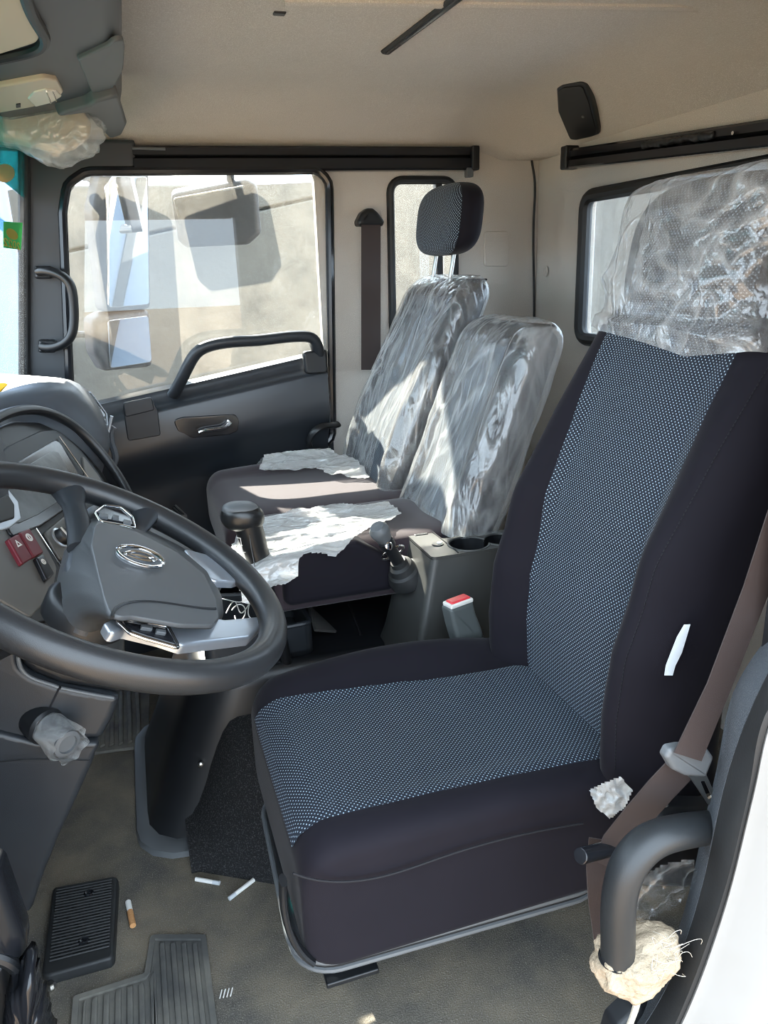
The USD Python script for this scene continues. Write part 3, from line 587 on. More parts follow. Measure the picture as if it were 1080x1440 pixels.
# bag over the driver's headrest: a boxy crumpled bag with an open lower hem
def bag():
    R = []; n = 120; b = np.arange(n)*2*np.pi/n; e = lambda t, p: np.sign(t)*np.abs(t)**(2/p)
    for i, u in enumerate(np.linspace(0, 1, 60)):
        z = 1.098 + u*.222; k = 1.0 if u < .90 else math.sqrt(max(.0, 1 - ((u - .90)/.1)**2))*.6 + .4
        hw = (.188 + .000*u)*(.85 + .15*k); hx = (.090 + .012*math.sin(u*3))*k; xc = .830 + (z - 1.09)*.20
        for_ = []
        for q in b:
            y = hw*e(np.sin(q), 4.5); x = hx*e(np.cos(q), 3.0); zz = z
            if u < .12: zz -= .034*(1 - u/.12)*(0.5 - .5*math.sin((y + .02)*8))*(1 - .6*np.clip((-.09 - y)/.09, 0, 1))*(1 if x < 0 else .2)
            for_.append((xc + x - (.010 if u < .1 and x < 0 else 0), 0.992 + y, zz))
        R.append(for_)
    V, Fc = loft(R, cap0=False); return wrinkle(.022, 21, (1, 1, 1), 6)(V), Fc
obj('headrest_bag', bag(), filmB, label='crumpled clear plastic bag over the driver headrest', cat='plastic bag', smooth=80, loc=(.84, 1.0, 1.05))
# sheets lying on the far cushions
def drape(pts_in, cush, amp, seed, off=.006, n=150, freq=16):
    pl = Polygon(pts_in); x0, y0, x1, y1 = pl.bounds; sp_ = max(x1 - x0, y1 - y0)/n
    xs_, ys_ = np.arange(x0, x1 + sp_, sp_), np.arange(y0, y1 + sp_, sp_)
    P = np.array([(x, y) for x in xs_ for y in ys_]); a, b = len(xs_), len(ys_)
    nz = meshkit.fbm(np.c_[P*np.array([.5, 1.4])*freq, np.full(len(P), seed)], 4, seed)
    z = np.array([cush.top(min(max(x, cush.x0 + .002), cush.x1), np.clip(y - cush.cy, -cush.hw, cush.hw)) for x, y in P]) + off + amp*(1 - np.abs(2*nz - 1))**2
    V = np.c_[P, z]; _, Fc = grid(V.reshape(a, b, 3)); keep = np.array([pl.contains(Point(p)) for p in P]); return V, Fc[keep[Fc].all(1)]
pz = lambda pts, z: [tuple(oZ(a, b, z)[:2]) for a, b in pts]
d_ = drape(rnd(pz([(318, 762), (312, 776), (330, 791), (372, 797), (402, 789), (428, 774), (470, 772), (520, 747), (566, 724), (545, 704), (450, 708), (390, 722), (350, 735), (325, 747)], .655), .012), Cush(1.75, .30, .165, .7, .648, .46), .012, 5)
obj('plastic_sheet', d_, filmC, label='sunlit milky plastic sheet spread over the middle seat cushion', cat='plastic sheet', smooth=80, loc=(.4, 1.75, .62))
d_ = drape(rnd(pz([(338, 634), (360, 627), (440, 630), (500, 643), (522, 664), (480, 662), (425, 655), (398, 658), (362, 657), (372, 646), (352, 641)], .66), .010), PC, .024, 9, freq=12)
obj('plastic_sheet', d_, filmC, label='crumpled milky plastic sheet at the door side of the passenger cushion', cat='plastic sheet', smooth=80, loc=(.45, 2.25, .62))
# loose film scraps at the driver's backrest hinge
def scrap(px, Y0, Y1, seed, fr=60, amp=.02):
    P = np.array(px, float); pl = Polygon(P); x0, y0, x1, y1 = pl.bounds; n = 26
    X, Yp = np.meshgrid(np.linspace(x0, x1, n), np.linspace(y0, y1, n), indexing='ij'); V = []
    for a, b in zip(X.ravel(), Yp.ravel()):
        nz = meshkit.fbm(np.array([[a/fr*3, b/fr*3, seed]]), 3, seed)[0]; V.append(oY(a, b, Y0 + (Y1 - Y0)*(a - x0)/(x1 - x0) - amp*(1 - abs(2*nz - 1))))
    V = np.array(V); _, Fc = grid(V.reshape(n, n, 3)); keep = np.array([pl.buffer(1).contains(Point(p)) for p in zip(X.ravel(), Yp.ravel())]); return V, Fc[keep[Fc].all(1)]
s_ = scrap([(828, 1110), (850, 1100), (872, 1092), (890, 1112), (880, 1135), (858, 1152), (838, 1135)], .80, .765, 2); obj('film_scrap', s_, filmC, label='white scrap of plastic film poking out beside the driver seat hinge', cat='film scrap', smooth=80, loc=s_[0].mean(0))
s_ = scrap([(698, 890), (712, 893), (740, 908), (762, 930), (735, 920), (706, 905)], 1.235, 1.16, 6, amp=.008); obj('film_scrap', s_, filmB, label='clear film scrap in the fold between driver cushion and backrest', cat='film scrap', smooth=80, loc=s_[0].mean(0))

# ================================================================== dashboard
db = T('dashboard', 'dark grey dashboard pod with screen, knobs and red switches', 'dashboard', (-.2, 1.8, 0.4))
prof_d = [(-.42, .90), (-.33, .955), (-.24, .985), (-.175, .988), (-.13, .975), (-.098, .94), (-.075, .885), (-.070, .855), (-.09, .80), (-.115, .70), (-.15, .55), (-.22, .35), (-.42, .30)]
def dprof(y):
    k = np.clip((2.45 - y)/.45, 0, 1); sh = -.03*(1 - k)
    s2 = np.clip((1.80 - y)/.17, 0, 1); sh -= .15*s2*s2*(3 - 2*s2)
    s3 = np.clip((1.36 - y)/.15, 0, 1); sh -= .09*s3
    return [(max(x, -.42) + sh - .10*max(0, (y - 1.93)/.5), y, z - .04*max(0, (y - 1.93)/.5)) for x, z in prof_f]
prof_f = np.vstack([spline(prof_d, 60), [(-.5, .30), (-.5, .90)]])
R = [dprof(y) for y in np.r_[np.linspace(.58, 1.55, 6), np.linspace(1.6, 2.45, 30)]]
obj('dash_top', loft([r[::-1] for r in R]), dashm, db, smooth=70)
# centre stack: a panel turned and tilted towards the driver
_t, _a = np.radians(33), np.radians(18)
CF = Fr(oY(60, 700, 1.46), (math.sin(_a), math.cos(_a), 0), (-math.cos(_a)*math.sin(_t), math.sin(_a)*math.sin(_t), math.cos(_t)))
def cpx(p): return CF.px(p)
def cs(nm, pts, r, d, h, m, par=db, bev=.003, **k): return obj(nm, CF.up(pad(rnd(cpx(pts), r), d, bev), h), m, par, **k)
bz = rnd(cpx([(-60, 640), (-20, 606), (22, 588), (58, 590), (92, 606), (122, 632), (148, 662), (178, 712), (190, 760), (150, 830), (110, 900), (20, 900), (-60, 850)]), .02)
obj('stack_body', CF.up(pad(bz, .16, .006, n=160), -.166), darker, db)
obj('hood_rim', tube(spline([CF.p3(cpx([p]), .012)[0] for p in [(-60, 628), (-20, 598), (22, 582), (58, 584), (94, 601), (124, 628), (150, 659), (178, 708)]], 60), .012, 12, flat=.8), darker, db)
obj('stack_panel', CF.up(pad(rnd(cpx([(-30, 660), (10, 628), (56, 606), (80, 604), (112, 632), (140, 668), (168, 716), (176, 745), (150, 800), (110, 860), (40, 880), (-30, 820)]), .012), .006, .003), -.004), dark, db)
scr = cs('screen_bezel', [(-22, 684), (-6, 668), (72, 622), (80, 626), (118, 692), (116, 700), (52, 744), (10, 760)], .006, .008, .002, gloss)
cs('screen', [(-12, 686), (66, 639), (76, 640), (102, 690), (100, 694), (48, 728), (18, 742)], .003, .002, .0095, screenm, par=scr, bev=.001)
for pts in ([(80, 616), (84, 616), (134, 692), (150, 716), (146, 718)], [(18, 702), (21, 701), (60, 764), (82, 800), (78, 802)]):
    P = CF.p3(cpx([pts[0], pts[-2]]), .006); obj('chrome_strip', tube(spline(P, 6), .0016, 8), chrome, db, label='thin chrome trim strip')
cs('trim_panel', [(112, 640), (134, 668), (165, 715), (165, 735), (138, 712), (118, 676)], .005, .004, .002, trimg)
ac = cs('control_panel', [(58, 752), (106, 712), (124, 726), (128, 748), (98, 778), (82, 792)], .006, .005, .003, trimg)
def knob(px, py, r, h, ring_m, par):
    c = CF.p3(cpx([(px, py)]), .006)[0]
    k = obj('knob', lathe(c, CF.n, [(0, r), (h*.75, r*.92), (h, r*.80), (h, r*.72), (h*.96, r*.70), (h*.96, 0.0)]), darker, par)
    obj('knob_ring', lathe(c, CF.n, [(0, r*1.22), (.004, r*1.22), (.005, r*1.02), (0, r*1.0)]), ring_m, k)
    a = CF.up(bx(-r*.12, r*.12, -r*.9, r*.9, 0, h*.2, .001)); obj('pointer', (a[0] - CF.o + c + CF.n*h*.9, a[1]), ivory, k)
knob(80, 760, .016, .016, silver, ac); knob(100, 742, .016, .016, darker, ac); knob(116, 732, .012, .014, darker, ac)
sp_ = cs('switch_panel', [(-30, 760), (10, 742), (24, 722), (36, 724), (78, 800), (70, 840), (40, 870), (-30, 830)], .008, .004, .001, trimg)
cs('air_outlet', [(-20, 700), (0, 690), (18, 712), (22, 736), (6, 748), (-20, 756)], .006, .012, .002, silver)
cs('air_grille', [(-20, 712), (0, 702), (10, 718), (10, 736), (-20, 746)], .004, .004, .014, darker)
def rocker(pts, m, mark, tilt=0):
    s = cs('rocker_switch', pts, .003, .010, .003, m, par=sp_, bev=.003, label='red rocker switch' if m is red else None); q = cpx(pts); c = q.mean(0); e = (q[1] - q[0])/np.linalg.norm(q[1] - q[0])
    w = np.linalg.norm(q[1] - q[0]); c = c + (q[0] + q[1] - q[2] - q[3])/2*.20
    if mark == 'tri':
        a = np.array([(-.5, -.4), (.5, -.4), (0, .5)])*w*.42; b = a*.5 + [0, -.02*w*.2]; g = Polygon(a).difference(Polygon(b))
    else: g = Point(0, 0).buffer(w*.22).difference(Point(0, 0).buffer(w*.13)).union(sbox(-w*.03, -w*.12, w*.03, w*.12))
    m2 = ext(g, .0006); v = np.array(m2[0]); n = np.array([-e[1], e[0]]); v2 = np.c_[c + v[:, :1]*e + v[:, 1:2]*n, v[:, 2] + .0132]
    obj('symbol', CF.up((v2, m2[1])), ivory, s)
    return s
rocker([(3, 764), (18, 756), (38, 790), (23, 800)], red, 'tri'); rocker([(19, 755), (34, 748), (54, 782), (39, 790)], red, 'ring'); rocker([(43, 790), (53, 784), (69, 812), (58, 822)], gloss, 'ring')
cs('switch_frame', [(40, 789), (54, 781), (72, 814), (59, 828)], .003, .003, .002, darker, par=sp_)
cs('printed_label', [(13, 742), (34, 728), (41, 739), (19, 753)], .002, .004, .003, ivory, par=sp_, label='small ivory switch label')
# end vent
VF = Fr(oY(130, 575, 1.88), oY(148, 596, 1.86) - oY(112, 553, 1.90), np.cross([.85, -.5, .35], oY(148, 596, 1.86) - oY(112, 553, 1.90)))
def vs(nm, pts, r, d, h, m, par=db, bev=.002): return obj(nm, VF.up(pad(rnd(VF.px(pts), r), d, bev), h), m, par)
v_ = vs('side_vent', [(109, 557), (116, 551), (126, 554), (148, 584), (149, 600), (142, 604), (130, 590)], .003, .006, -.002, gloss)
for a, b in (((114, 561), (122, 556)), ((124, 571), (131, 565)), ((133, 583), (139, 576)), ((141, 595), (146, 588))):
    obj('vent_blade', tube(spline(VF.p3(VF.px([a, b]), .006), 5), .0022, 8), greyp, v_)
obj('vent_frame', tube(VF.p3(ring(rnd(VF.px([(109, 557), (116, 551), (126, 554), (148, 584), (149, 600), (142, 604), (130, 590)]), .003), 60), .004), .0025, 8, closed=True), silver, v_)
obj('end_trim', tube(spline([oY(157, 585, 1.84), oY(152, 606, 1.84), oY(141, 638, 1.83)], 14), [.004]*14, 8), silver, db, label='silver trim edge')
obj('end_cap', tube(spline([oY(160, 600, 1.86), oY(158, 625, 1.86), oY(161, 650, 1.86), oY(157, 655, 1.86)], 12), .008, 8), dashm, db)

# ================================================================== steering wheel
WC, WT, WS, WR = np.array([-.062, .991, .850]), math.radians(29.05), math.radians(-6.3), .2385
wn = np.array([math.sin(WT)*math.cos(WS), math.sin(WS), math.cos(WT)*math.cos(WS)])
WF = Fr(WC, np.cross([0, 1, 0], wn), np.cross(wn, np.cross([0, 1, 0], wn)))
wh = T('steering_wheel', 'black four spoke steering wheel with a chrome oval emblem on its hub', 'steering wheel', WC)
th = np.arange(120)*2*np.pi/120
obj('rim', tube(WF.p3(np.c_[np.cos(th), np.sin(th)]*(WR - .006)), .0192, 20, closed=True), mat('wheel_rubber', (0.018, 0.019, 0.021), 0.36, bump=(1500, .3, .0005), coat=.1), wh, smooth=True)
def wpad(nm, pts, r, d, h, m, par=wh, bev=.008, crown=0., n=140, **k): return obj(nm, WF.up(pad(rnd(WF.px(pts, h), r), d, bev, n=n, crown=crown), h), m, par, **k)
hubm = mat('hub_cover', (0.062, 0.066, 0.070), 0.42, bump=(1200, .3, .0005))
def angular(poly, n=180):
    q = Polygon(poly).buffer(0); c = np.array(q.centroid.coords[0]); out = []
    for a in np.arange(n)*2*np.pi/n:
        g = q.exterior.intersection(LineString([c, c + np.array([math.cos(a), math.sin(a)])])); pts = [np.array(x.coords[0]) for x in (getattr(g, 'geoms', [g]))]
        out.append(max(pts, key=lambda t: np.linalg.norm(t - c)))
    return np.array(out)
HT, HB = .020, -.058
topf = rnd(WF.px([(133, 737), (142, 734), (190, 746), (250, 776), (288, 807), (305, 842), (309, 868), (300, 879), (255, 878), (185, 866), (168, 868), (158, 872), (146, 840), (136, 800), (128, 765)], HT), .012)
botf = rnd(WF.px([(122, 738), (135, 733), (188, 745), (252, 776), (290, 808), (308, 848), (311, 874), (300, 884), (255, 882), (185, 872), (150, 880), (128, 893), (102, 885), (84, 850), (80, 815), (90, 775), (108, 748)], HB), .02)
ta, ba = angular(topf), angular(botf); tc = ta.mean(0)
R_ = [WF.p3(ba, HB)] + [WF.p3(ba + (ta - ba)*s**1.6, HB + (HT - .006 - HB)*s) for s in np.linspace(.15, 1, 8)] + [WF.p3(tc + (ta - tc)*(1 - .022*(1 - math.cos(a))), HT - .006 + .006*math.sin(a)) for a in np.linspace(.3, np.pi/2, 5)] + [WF.p3(tc + (ta - tc)*s, HT + .003*(1 - s)) for s in (.8, .5, .2, .02)]
airbag = obj('airbag_cover', loft(R_), hubm, wh, smooth=38)
obj('pad_crease', tube(spline([WF.p3(WF.px([p], .0205), .0205)[0] for p in [(158, 868), (164, 855), (180, 848), (205, 846), (250, 851), (303, 856)]], 40), .0022, 6), darker, airbag)
wpad('hub_base', [(108, 748), (88, 790), (76, 830), (80, 870), (112, 898), (150, 892), (280, 886), (300, 850), (250, 780), (180, 748), (130, 738)], .02, .05, -.075, dashm, bev=.01)
# spokes
wpad('spoke', [(255, 780), (275, 785), (322, 797), (334, 806), (333, 824), (325, 827), (300, 826), (280, 820)], .004, .012, -.018, silver, bev=.004, label='silver spoke')
wpad('spoke', [(140, 888), (175, 870), (250, 874), (310, 882), (368, 876), (362, 892), (346, 908), (250, 920), (220, 910), (170, 898), (150, 905)], .005, .014, -.024, silver, bev=.005, label='silver spoke')
obj('spoke', tube(spline([WF.p3(WF.px([a]), h)[0] for a, h in (((96, 682), -.004), ((106, 700), -.010), ((116, 722), -.016), ((122, 752), -.022))], 24), np.interp(np.linspace(0, 1, 24), [0, .3, 1], [.027, .016, .018]), 16, flat=.6), dark, wh, label='dark upper spoke')
obj('spoke', tube(spline([WF.p3(WF.px([a]), h)[0] for a, h in (((203, 722), -.004), ((198, 731), -.012), ((190, 742), -.018), ((178, 756), -.022))], 24), np.interp(np.linspace(0, 1, 24), [0, .4, 1], [.026, .018, .022]), 16, flat=.6), dark, wh, label='dark upper spoke')
def swpanel(pts, marks, ch):
    s = wpad('button_panel', pts, .004, .006, -.006, gloss, bev=.002)
    obj('chrome_frame', tube(WF.p3(ring(rnd(WF.px(pts), .004), 80), .001), .002, 8, closed=True), chrome, s)
    for a, b, w in marks: obj('button', WF.up(pad(rnd(WF.px([(a - w, b - 3), (a + w, b - 1), (a + w, b + 4), (a - w, b + 2)]), .001), .004, .001), .0), greyp, s)
swpanel([(133, 722), (146, 712), (170, 714), (186, 728), (190, 744), (165, 738), (140, 734)], [(145, 727, 6), (162, 729, 4), (178, 736, 5)], 1)
swpanel([(163, 874), (178, 872), (235, 882), (252, 914), (240, 910), (205, 900), (182, 892)], [(205, 884, 8), (225, 890, 7)], 1)
# oval emblem with a twin-swallow swoosh
EF = Fr(WF.p3(WF.px([(196.5, 785.5)], .0225), .0225)[0], WF.ex, WF.ey)
ec = EF.px([(165, 781), (228, 789), (197, 768), (196, 803)]); u = (ec[1] - ec[0]); 
vU = (ec[1] - ec[0])/2; lx = np.linalg.norm(vU); ex_ = vU/lx; ey_ = np.array([-ex_[1], ex_[0]])
ly = .78*lx
def el(a, b): t = np.arange(60)*2*np.pi/60; return np.outer(np.cos(t)*a, ex_) + np.outer(np.sin(t)*b, ey_)
em = obj('emblem', EF.up(pad(Polygon(el(lx, ly)), .003, .0012), -.001), greyp, wh)
obj('emblem_ring', tube(EF.p3(el(lx*.95, ly*.95), .003), .0034, 10, closed=True, flat=.8), chrome, em)
def sw(P): return np.array([p[0]*lx*ex_ + p[1]*ly*ey_ for p in P])
for sgn in (1, -1):
    P = sw([(-.74*sgn, -.10*sgn), (-.40*sgn, .34*sgn), (.05*sgn, .42*sgn), (.50*sgn, .20*sgn), (.74*sgn, -.22*sgn)])
    Q = EF.p3(np.c_[P, np.full(len(P), .003)]); obj('emblem_swoosh', tube(spline(Q, 24), np.sin(np.linspace(.15, np.pi - .1, 24))*.0042 + .0006, 8, flat=.6), chrome, em)
P = sw([(-.5, .10), (-.05, .02), (.30, -.06), (.58, .12)]); obj('emblem_swoosh', tube(spline(EF.p3(np.c_[P, np.full(4, .003)]), 20), np.sin(np.linspace(.2, np.pi - .2, 20))*.004 + .0006, 8, flat=.6), chrome, em)
# column and shrouds
sc = T('steering_column', 'dark steering column shroud and knee panel under the wheel', 'steering column', (-.25, 1.0, .3))
cdir = -wn
obj('column_shroud', loft([[WC + cdir*h + r*(math.cos(t)*WF.ex*1.0 + math.sin(t)*WF.ey*1.05) for t in np.arange(40)*2*np.pi/40] for h, r in ((.05, .045), (.06, .055), (.085, .055), (.105, .03))]), darker, sc, smooth=50)
KFr = FY(1.16)
def kp(nm, pts, r, d, h, m, bev=.01, par=sc, **k): return obj(nm, KFr.up(pad(rnd(KFr.px(pts), r), d, bev), h), m, par, **k)
kp('knee_panel', [(-80, 1060), (20, 1062), (60, 1045), (130, 1052), (134, 1066), (108, 1125), (82, 1180), (60, 1235), (44, 1284), (-80, 1310)], .008, .20, -.20, dark, bev=.012)
kp('panel_ledge', [(-80, 1028), (0, 1026), (55, 1040), (100, 1038), (142, 1040), (128, 1068), (40, 1066), (-80, 1078)], .006, .21, -.20, dark, bev=.008)
kp('lower_cover', [(-80, 905), (0, 900), (24, 905), (28, 938), (46, 952), (84, 965), (170, 980), (158, 1012), (142, 1040), (100, 1042), (-80, 1045)], .008, .21, -.21, dark, bev=.012)
kp('column_gaiter', [(28, 900), (60, 900), (176, 960), (172, 982), (84, 968), (48, 954), (30, 940)], .006, .17, -.18, darker, bev=.012)
for pts in ([(26, 902), (27, 930), (34, 944), (50, 954), (82, 965)], [(86, 966), (120, 973), (160, 980)]):
    obj('edge_bead', tube(spline([KFr.p3(KFr.px([p]), .004)[0] for p in pts], 24), .0032, 8), greyp, sc)
obj('seam', tube(spline([KFr.p3(KFr.px([p]), .001)[0] for p in [(84, 966), (68, 1000), (52, 1038), (42, 1064)]], 16), .0016, 6), thread, sc)
# ignition lock with its film wrap
a0, a1 = KFr.p3(KFr.px([(62, 1018)]), 0)[0], KFr.p3(KFr.px([(108, 1020)]), .07)[0]; dv = (a1 - a0)/np.linalg.norm(a1 - a0)
ig = obj('lock_collar', lathe(a0 - dv*.02, dv, [(0, .030), (.03, .030), (.035, .026)]), darker, sc)
obj('lock_barrel', lathe(a0, dv, [(.0, .024), (.05, .0235), (.066, .021), (.068, .015), (.064, .0145), (.064, 0)]), greyp, sc, label='grey wrapped lock barrel')
rr = []
for i, h in enumerate(np.linspace(0.01, .074, 14)):
    t = np.arange(60)*2*np.pi/60; ang = .0255 + .004*np.abs(np.sin(t*2.5 + 1))*(h/.07) + .003*np.sin(t*7 + h*90)*(h/.07); A = np.cross(dv, [0, 0, 1]); A /= np.linalg.norm(A); Bv = np.cross(dv, A)
    rr.append(a0 + dv*h + ang[:, None]*(np.cos(t)[:, None]*A + np.sin(t)[:, None]*Bv))
fw = loft(rr, False, False); obj('lock_wrap', fw, filmB, label='clear plastic wrap bunched around the grey lock barrel below the steering wheel', cat='plastic wrap', loc=a0, smooth=80)
# door-side lower left: gaiter, bracket and yellow cap
lb = T('footwell_cover', 'glossy black bracket and crumpled black gaiter at the lower left corner', 'footwell cover', oY(20, 1380, .88))
LF = FY(.88)
obj('upper_shell', LF.up(pad(rnd(LF.px([(-60, 1210), (0, 1235), (16, 1280), (34, 1330), (36, 1350), (20, 1372), (-60, 1360)]), .012), .05, .02, crown=.004), -.05), gloss, lb)
obj('rim_hose', tube(spline([LF.p3(LF.px([p]), .0)[0] for p in [(-20, 1345), (10, 1352), (30, 1372), (28, 1410), (20, 1450)]], 30), .009, 10), darker, lb)
def blob(poly_px, fr, th, seed, amp, n=40, fq=30, h0=0.0):
    pl = Polygon(fr.px(poly_px)); r = ring(rnd(pl, .006), 90); c = r.mean(0); R = []
    for s, h in [(1, 0), (1, .25), (.97, .5), (.9, .75), (.75, .92), (.5, .99), (.25, 1.0), (.05, 1.0)]:
        q = c + (r - c)*s; R.append(fr.p3(np.c_[q, np.full(len(q), h0 + h*th)]))
    V, F = loft(R); a = meshkit.fbm(V*fq, 4, seed)[:, None]; return V + (V - V.mean(0))*((1 - np.abs(2*a - 1))**2 - .4)*amp, F
obj('gaiter', blob([(20, 1372), (36, 1350), (48, 1330), (58, 1372), (68, 1415), (84, 1470), (10, 1470), (12, 1400)], LF, .05, 4, .35, fq=55), gloss, lb, smooth=60)
obj('lower_shell', LF.up(pad(rnd(LF.px([(-60, 1370), (8, 1368), (18, 1410), (10, 1480), (-60, 1480)]), .01), .03, .012), -.04), darker, lb)
obj('yellow_cap', LF.up(pad(Point(*LF.px([(26, 1434)])[0]).buffer(.0052), .012, .004), .045), yellow, lb, label='small yellow cap')

# ================================================================== overhead console and visor
oc = T('overhead_console', 'grey overhead console above the windscreen with a beige lamp', 'overhead console', (-.1, 1.7, 1.55))
zc = 1.572
rear = oZ(172, 172, 1.58)
obj('console_body', loft([[(.055 + dx, y, 1.672), (.055 + dx, y, 1.625), (.048 + dx, y, 1.600), (.02 + dx, y, 1.585), (-.19, y, 1.545), (-.30, y, 1.56), (-.30, y, 1.672)] for y, dx in ((.60, -.02), (.7, -.004), (1.2, 0), (1.9, 0), (2.12, 0), (2.20, -.012), (2.24, -.05))]), dashm, oc, smooth=50)
QF = Fr((0.02, 1.8, 1.585), (1, 0, .19), (0, -1, 0)); 
if QF.n[2] > 0: QF = Fr((0.02, 1.8, 1.585), (1, 0, .19), (0, 1, 0))
QF = Fr(QF.o, QF.ex, -QF.ey) if QF.n[2] > 0 else QF
def q_(nm, pts, r, d, h, m, par=oc, bev=.004, **k): return obj(nm, QF.up(pad(rnd(QF.px(pts), r), d, bev), h), m, par, **k)
q_('corner_cap', [(108, 78), (150, 58), (170, 40), (174, 60), (172, 92), (158, 118), (128, 126)], .010, .008, 0.0, greyp, bev=.004)
q_('end_lip', [(60, 150), (118, 134), (128, 127), (162, 118), (175, 160), (168, 176), (150, 182), (138, 168), (116, 142)], .010, .024, 0.0, greyp, bev=.008)
lp = q_('lamp_base', [(-60, 128), (0, 114), (60, 103), (78, 106), (87, 122), (78, 134), (40, 144), (0, 151), (-60, 162)], .006, .010, .0, beige, bev=.004, label='beige lamp housing')
q_('lamp_lens', [(36, 130), (44, 120), (62, 116), (76, 118), (84, 126), (70, 135), (46, 141)], .004, .005, .008, lens, par=lp, bev=.003, label='clear ribbed lamp lens')
for a, b in (((62, 118), (68, 135)), ((70, 117), (76, 132))): obj('lens_rib', tube(spline(QF.p3(QF.px([a, b]), .0135), 4), .0014, 6), chrome, lp)
q_('lamp_screw', [(20, 138), (26, 137), (26, 142), (20, 143)], .001, .002, .010, dark, par=lp, bev=.0006)
q_('map_pocket', [(-60, -30), (20, -20), (40, 10), (54, 44), (50, 52), (0, 68), (-60, 84)], .02, .008, .0, beige, bev=.004, label='beige storage flap')
obj('pocket_rim', tube(spline(QF.p3(QF.px([(30, -30), (34, -10), (52, 30), (60, 52), (52, 62), (0, 76), (-50, 90)]), .006), 50), .009, 10), dark, oc)
vz = T('sun_visor', 'rolled beige sun visor in its crumpled plastic bag under the overhead console', 'sun visor', oY(70, 190, 2.05))
VR = FY(2.05)
obj('visor_pad', VR.up(pad(rnd(VR.px([(-60, 170), (0, 160), (112, 146), (128, 172), (126, 190), (104, 208), (82, 214), (20, 200), (-60, 192)]), .012), .03, .012), -.03), beige, vz)
obj('visor_bag', blob([(-80, 175), (0, 160), (112, 142), (122, 146), (144, 178), (143, 196), (134, 212), (110, 224), (86, 234), (66, 230), (20, 206), (-80, 195)], VR, .045, 8, .12, fq=34, h0=-.02), filmB, vz, smooth=70, label='clear crumpled bag')
obj('visor_arm', tube([oY(112, 140, 2.06), oY(136, 170, 2.10), oY(140, 176, 2.18)], .006, 8), darker, vz)
# stickers on the windscreen
def stick(nm, px, r, m, label, cat): return obj(nm, Wf.up(pad(rnd(Wf.px(px), r), .0015, .0005), -.0045), m, label=label, cat=cat, loc=Wf.p3(Wf.px(px), .008).mean(0))
t = np.arange(30)*2*np.pi/30; stick('sticker', [(4 + 14*math.cos(a), 243 + 13*math.sin(a)) for a in t], .0, sticker_t, 'round tan sticker on the teal band of the windscreen', 'sticker')
st = T('sticker', 'small green year sticker reading 2022 in mirror writing on the windscreen', 'sticker', Wf.p3(Wf.px([(15, 331)]), .008)[0])
P = Wf.px([(2, 311), (29, 313), (27, 351), (2, 348)]); obj('sticker_base', Wf.up(pad(rnd(P, .0005), .0012, .0004), -.0045), sticker_g, st)
cc = Wf.px([(14, 329)])[0]; hx, hy = abs(P[1] - P[0])[0]*.30, abs(P[2] - P[1])[1]*.17
obj('sticker_sun', Wf.up(pad(Polygon([(cc[0] + hx*math.cos(a), cc[1] + hy*math.sin(a)) for a in t]), .0006, .0002), -.0054), sticker_y, st)
tm = meshkit.text_mesh('2022', 1.0, .02, bold=True); v = np.array(tm.vertices); w_ = v[:, 0].max(); cen = Wf.px([(14.5, 343)])[0]
sx_, sy_ = abs(P[1] - P[0])[0]*.86/w_, abs(P[2] - P[1])[1]*.24
obj('sticker_year', Wf.up((np.c_[cen[0] + (v[:, 0] - w_/2)*sx_, cen[1] + (v[:, 1] - .5)*sy_, v[:, 2]*.02], np.array(tm.faces)), -.0054), sticker_y, st)
stick('sticker', [(1 + 12*math.cos(a), 551 + 13*math.sin(a)) for a in t], .0, sticker_y, 'round gold sticker low on the windscreen above the dashboard', 'sticker')
# far grab handle, curtain rails, strip, speaker cover
gh = T('grab_handle', 'black grab handle on the passenger windscreen pillar', 'grab handle', oY(80, 435, 2.40))
obj('handle_bar', tube(spline([oY(56, 382, 2.425), oY(78, 384, 2.395), oY(96, 396, 2.385), oY(103, 420, 2.385), oY(104, 450, 2.385), oY(99, 474, 2.385), oY(86, 485, 2.395), oY(60, 487, 2.425)], 60), .0165, 14, flat=.75), darker, gh)
for a, b in ((60, 383), (65, 486)):
    f = FY(2.452); obj('handle_foot', f.up(pad(rnd(f.px([(a - 10, b - 9), (a + 14, b - 9), (a + 14, b + 9), (a - 10, b + 9)]), .006), .03, .008)), darker, gh)
cr = T('curtain_rail', 'long black curtain rail above the passenger door', 'curtain rail', (.6, 2.47, 1.53))
a, b = oY(186, 212, 2.47), oY(664, 213, 2.47)
def rail(t_, p, q, up, out, prof):
    p, q, up, out = map(np.array, (p, q, up, out)); return loft([[c + out*u + up*v for u, v in prof] for c in (p, q)])
obj('rail_body', rail(cr, a, b, (0, 0, 1), (0, -1, 0), [(-.02, .012), (.012, .012), (.016, .006), (.016, -.012), (.006, -.016), (.018, -.022), (.02, -.05), (.014, -.056), (-.02, -.056)]), gloss, cr, smooth=25)
obj('rail_highlight', tube([a + [0, -.018, .004], a + [.09, -.018, .003]], .004, 8), greyp, cr)
obj('end_cap', bx(b[0] - .012, b[0] + .014, 2.44, 2.485, b[2] - .058, b[2] + .014, .005), darker, cr)
obj('end_clip', bx(b[0] - .028, b[0] - .006, 2.445, 2.47, b[2] - .078, b[2] - .05, .003), greyp, cr)
r2 = T('curtain_rail', 'black curtain rail along the rear wall above the driver headrest', 'curtain rail', (1.33, 1.8, 1.48))
a, b = oX(804, 220, 1.335), oX(1130, 176, 1.335)
obj('rail_body', rail(r2, a, b, (0, 0, 1), (-1, 0, 0), [(-.02, .020), (.012, .020), (.018, .014), (.018, -.002), (.008, -.006), (.02, -.012), (.022, -.030), (.014, -.034), (-.02, -.034)]), gloss, r2, smooth=25)
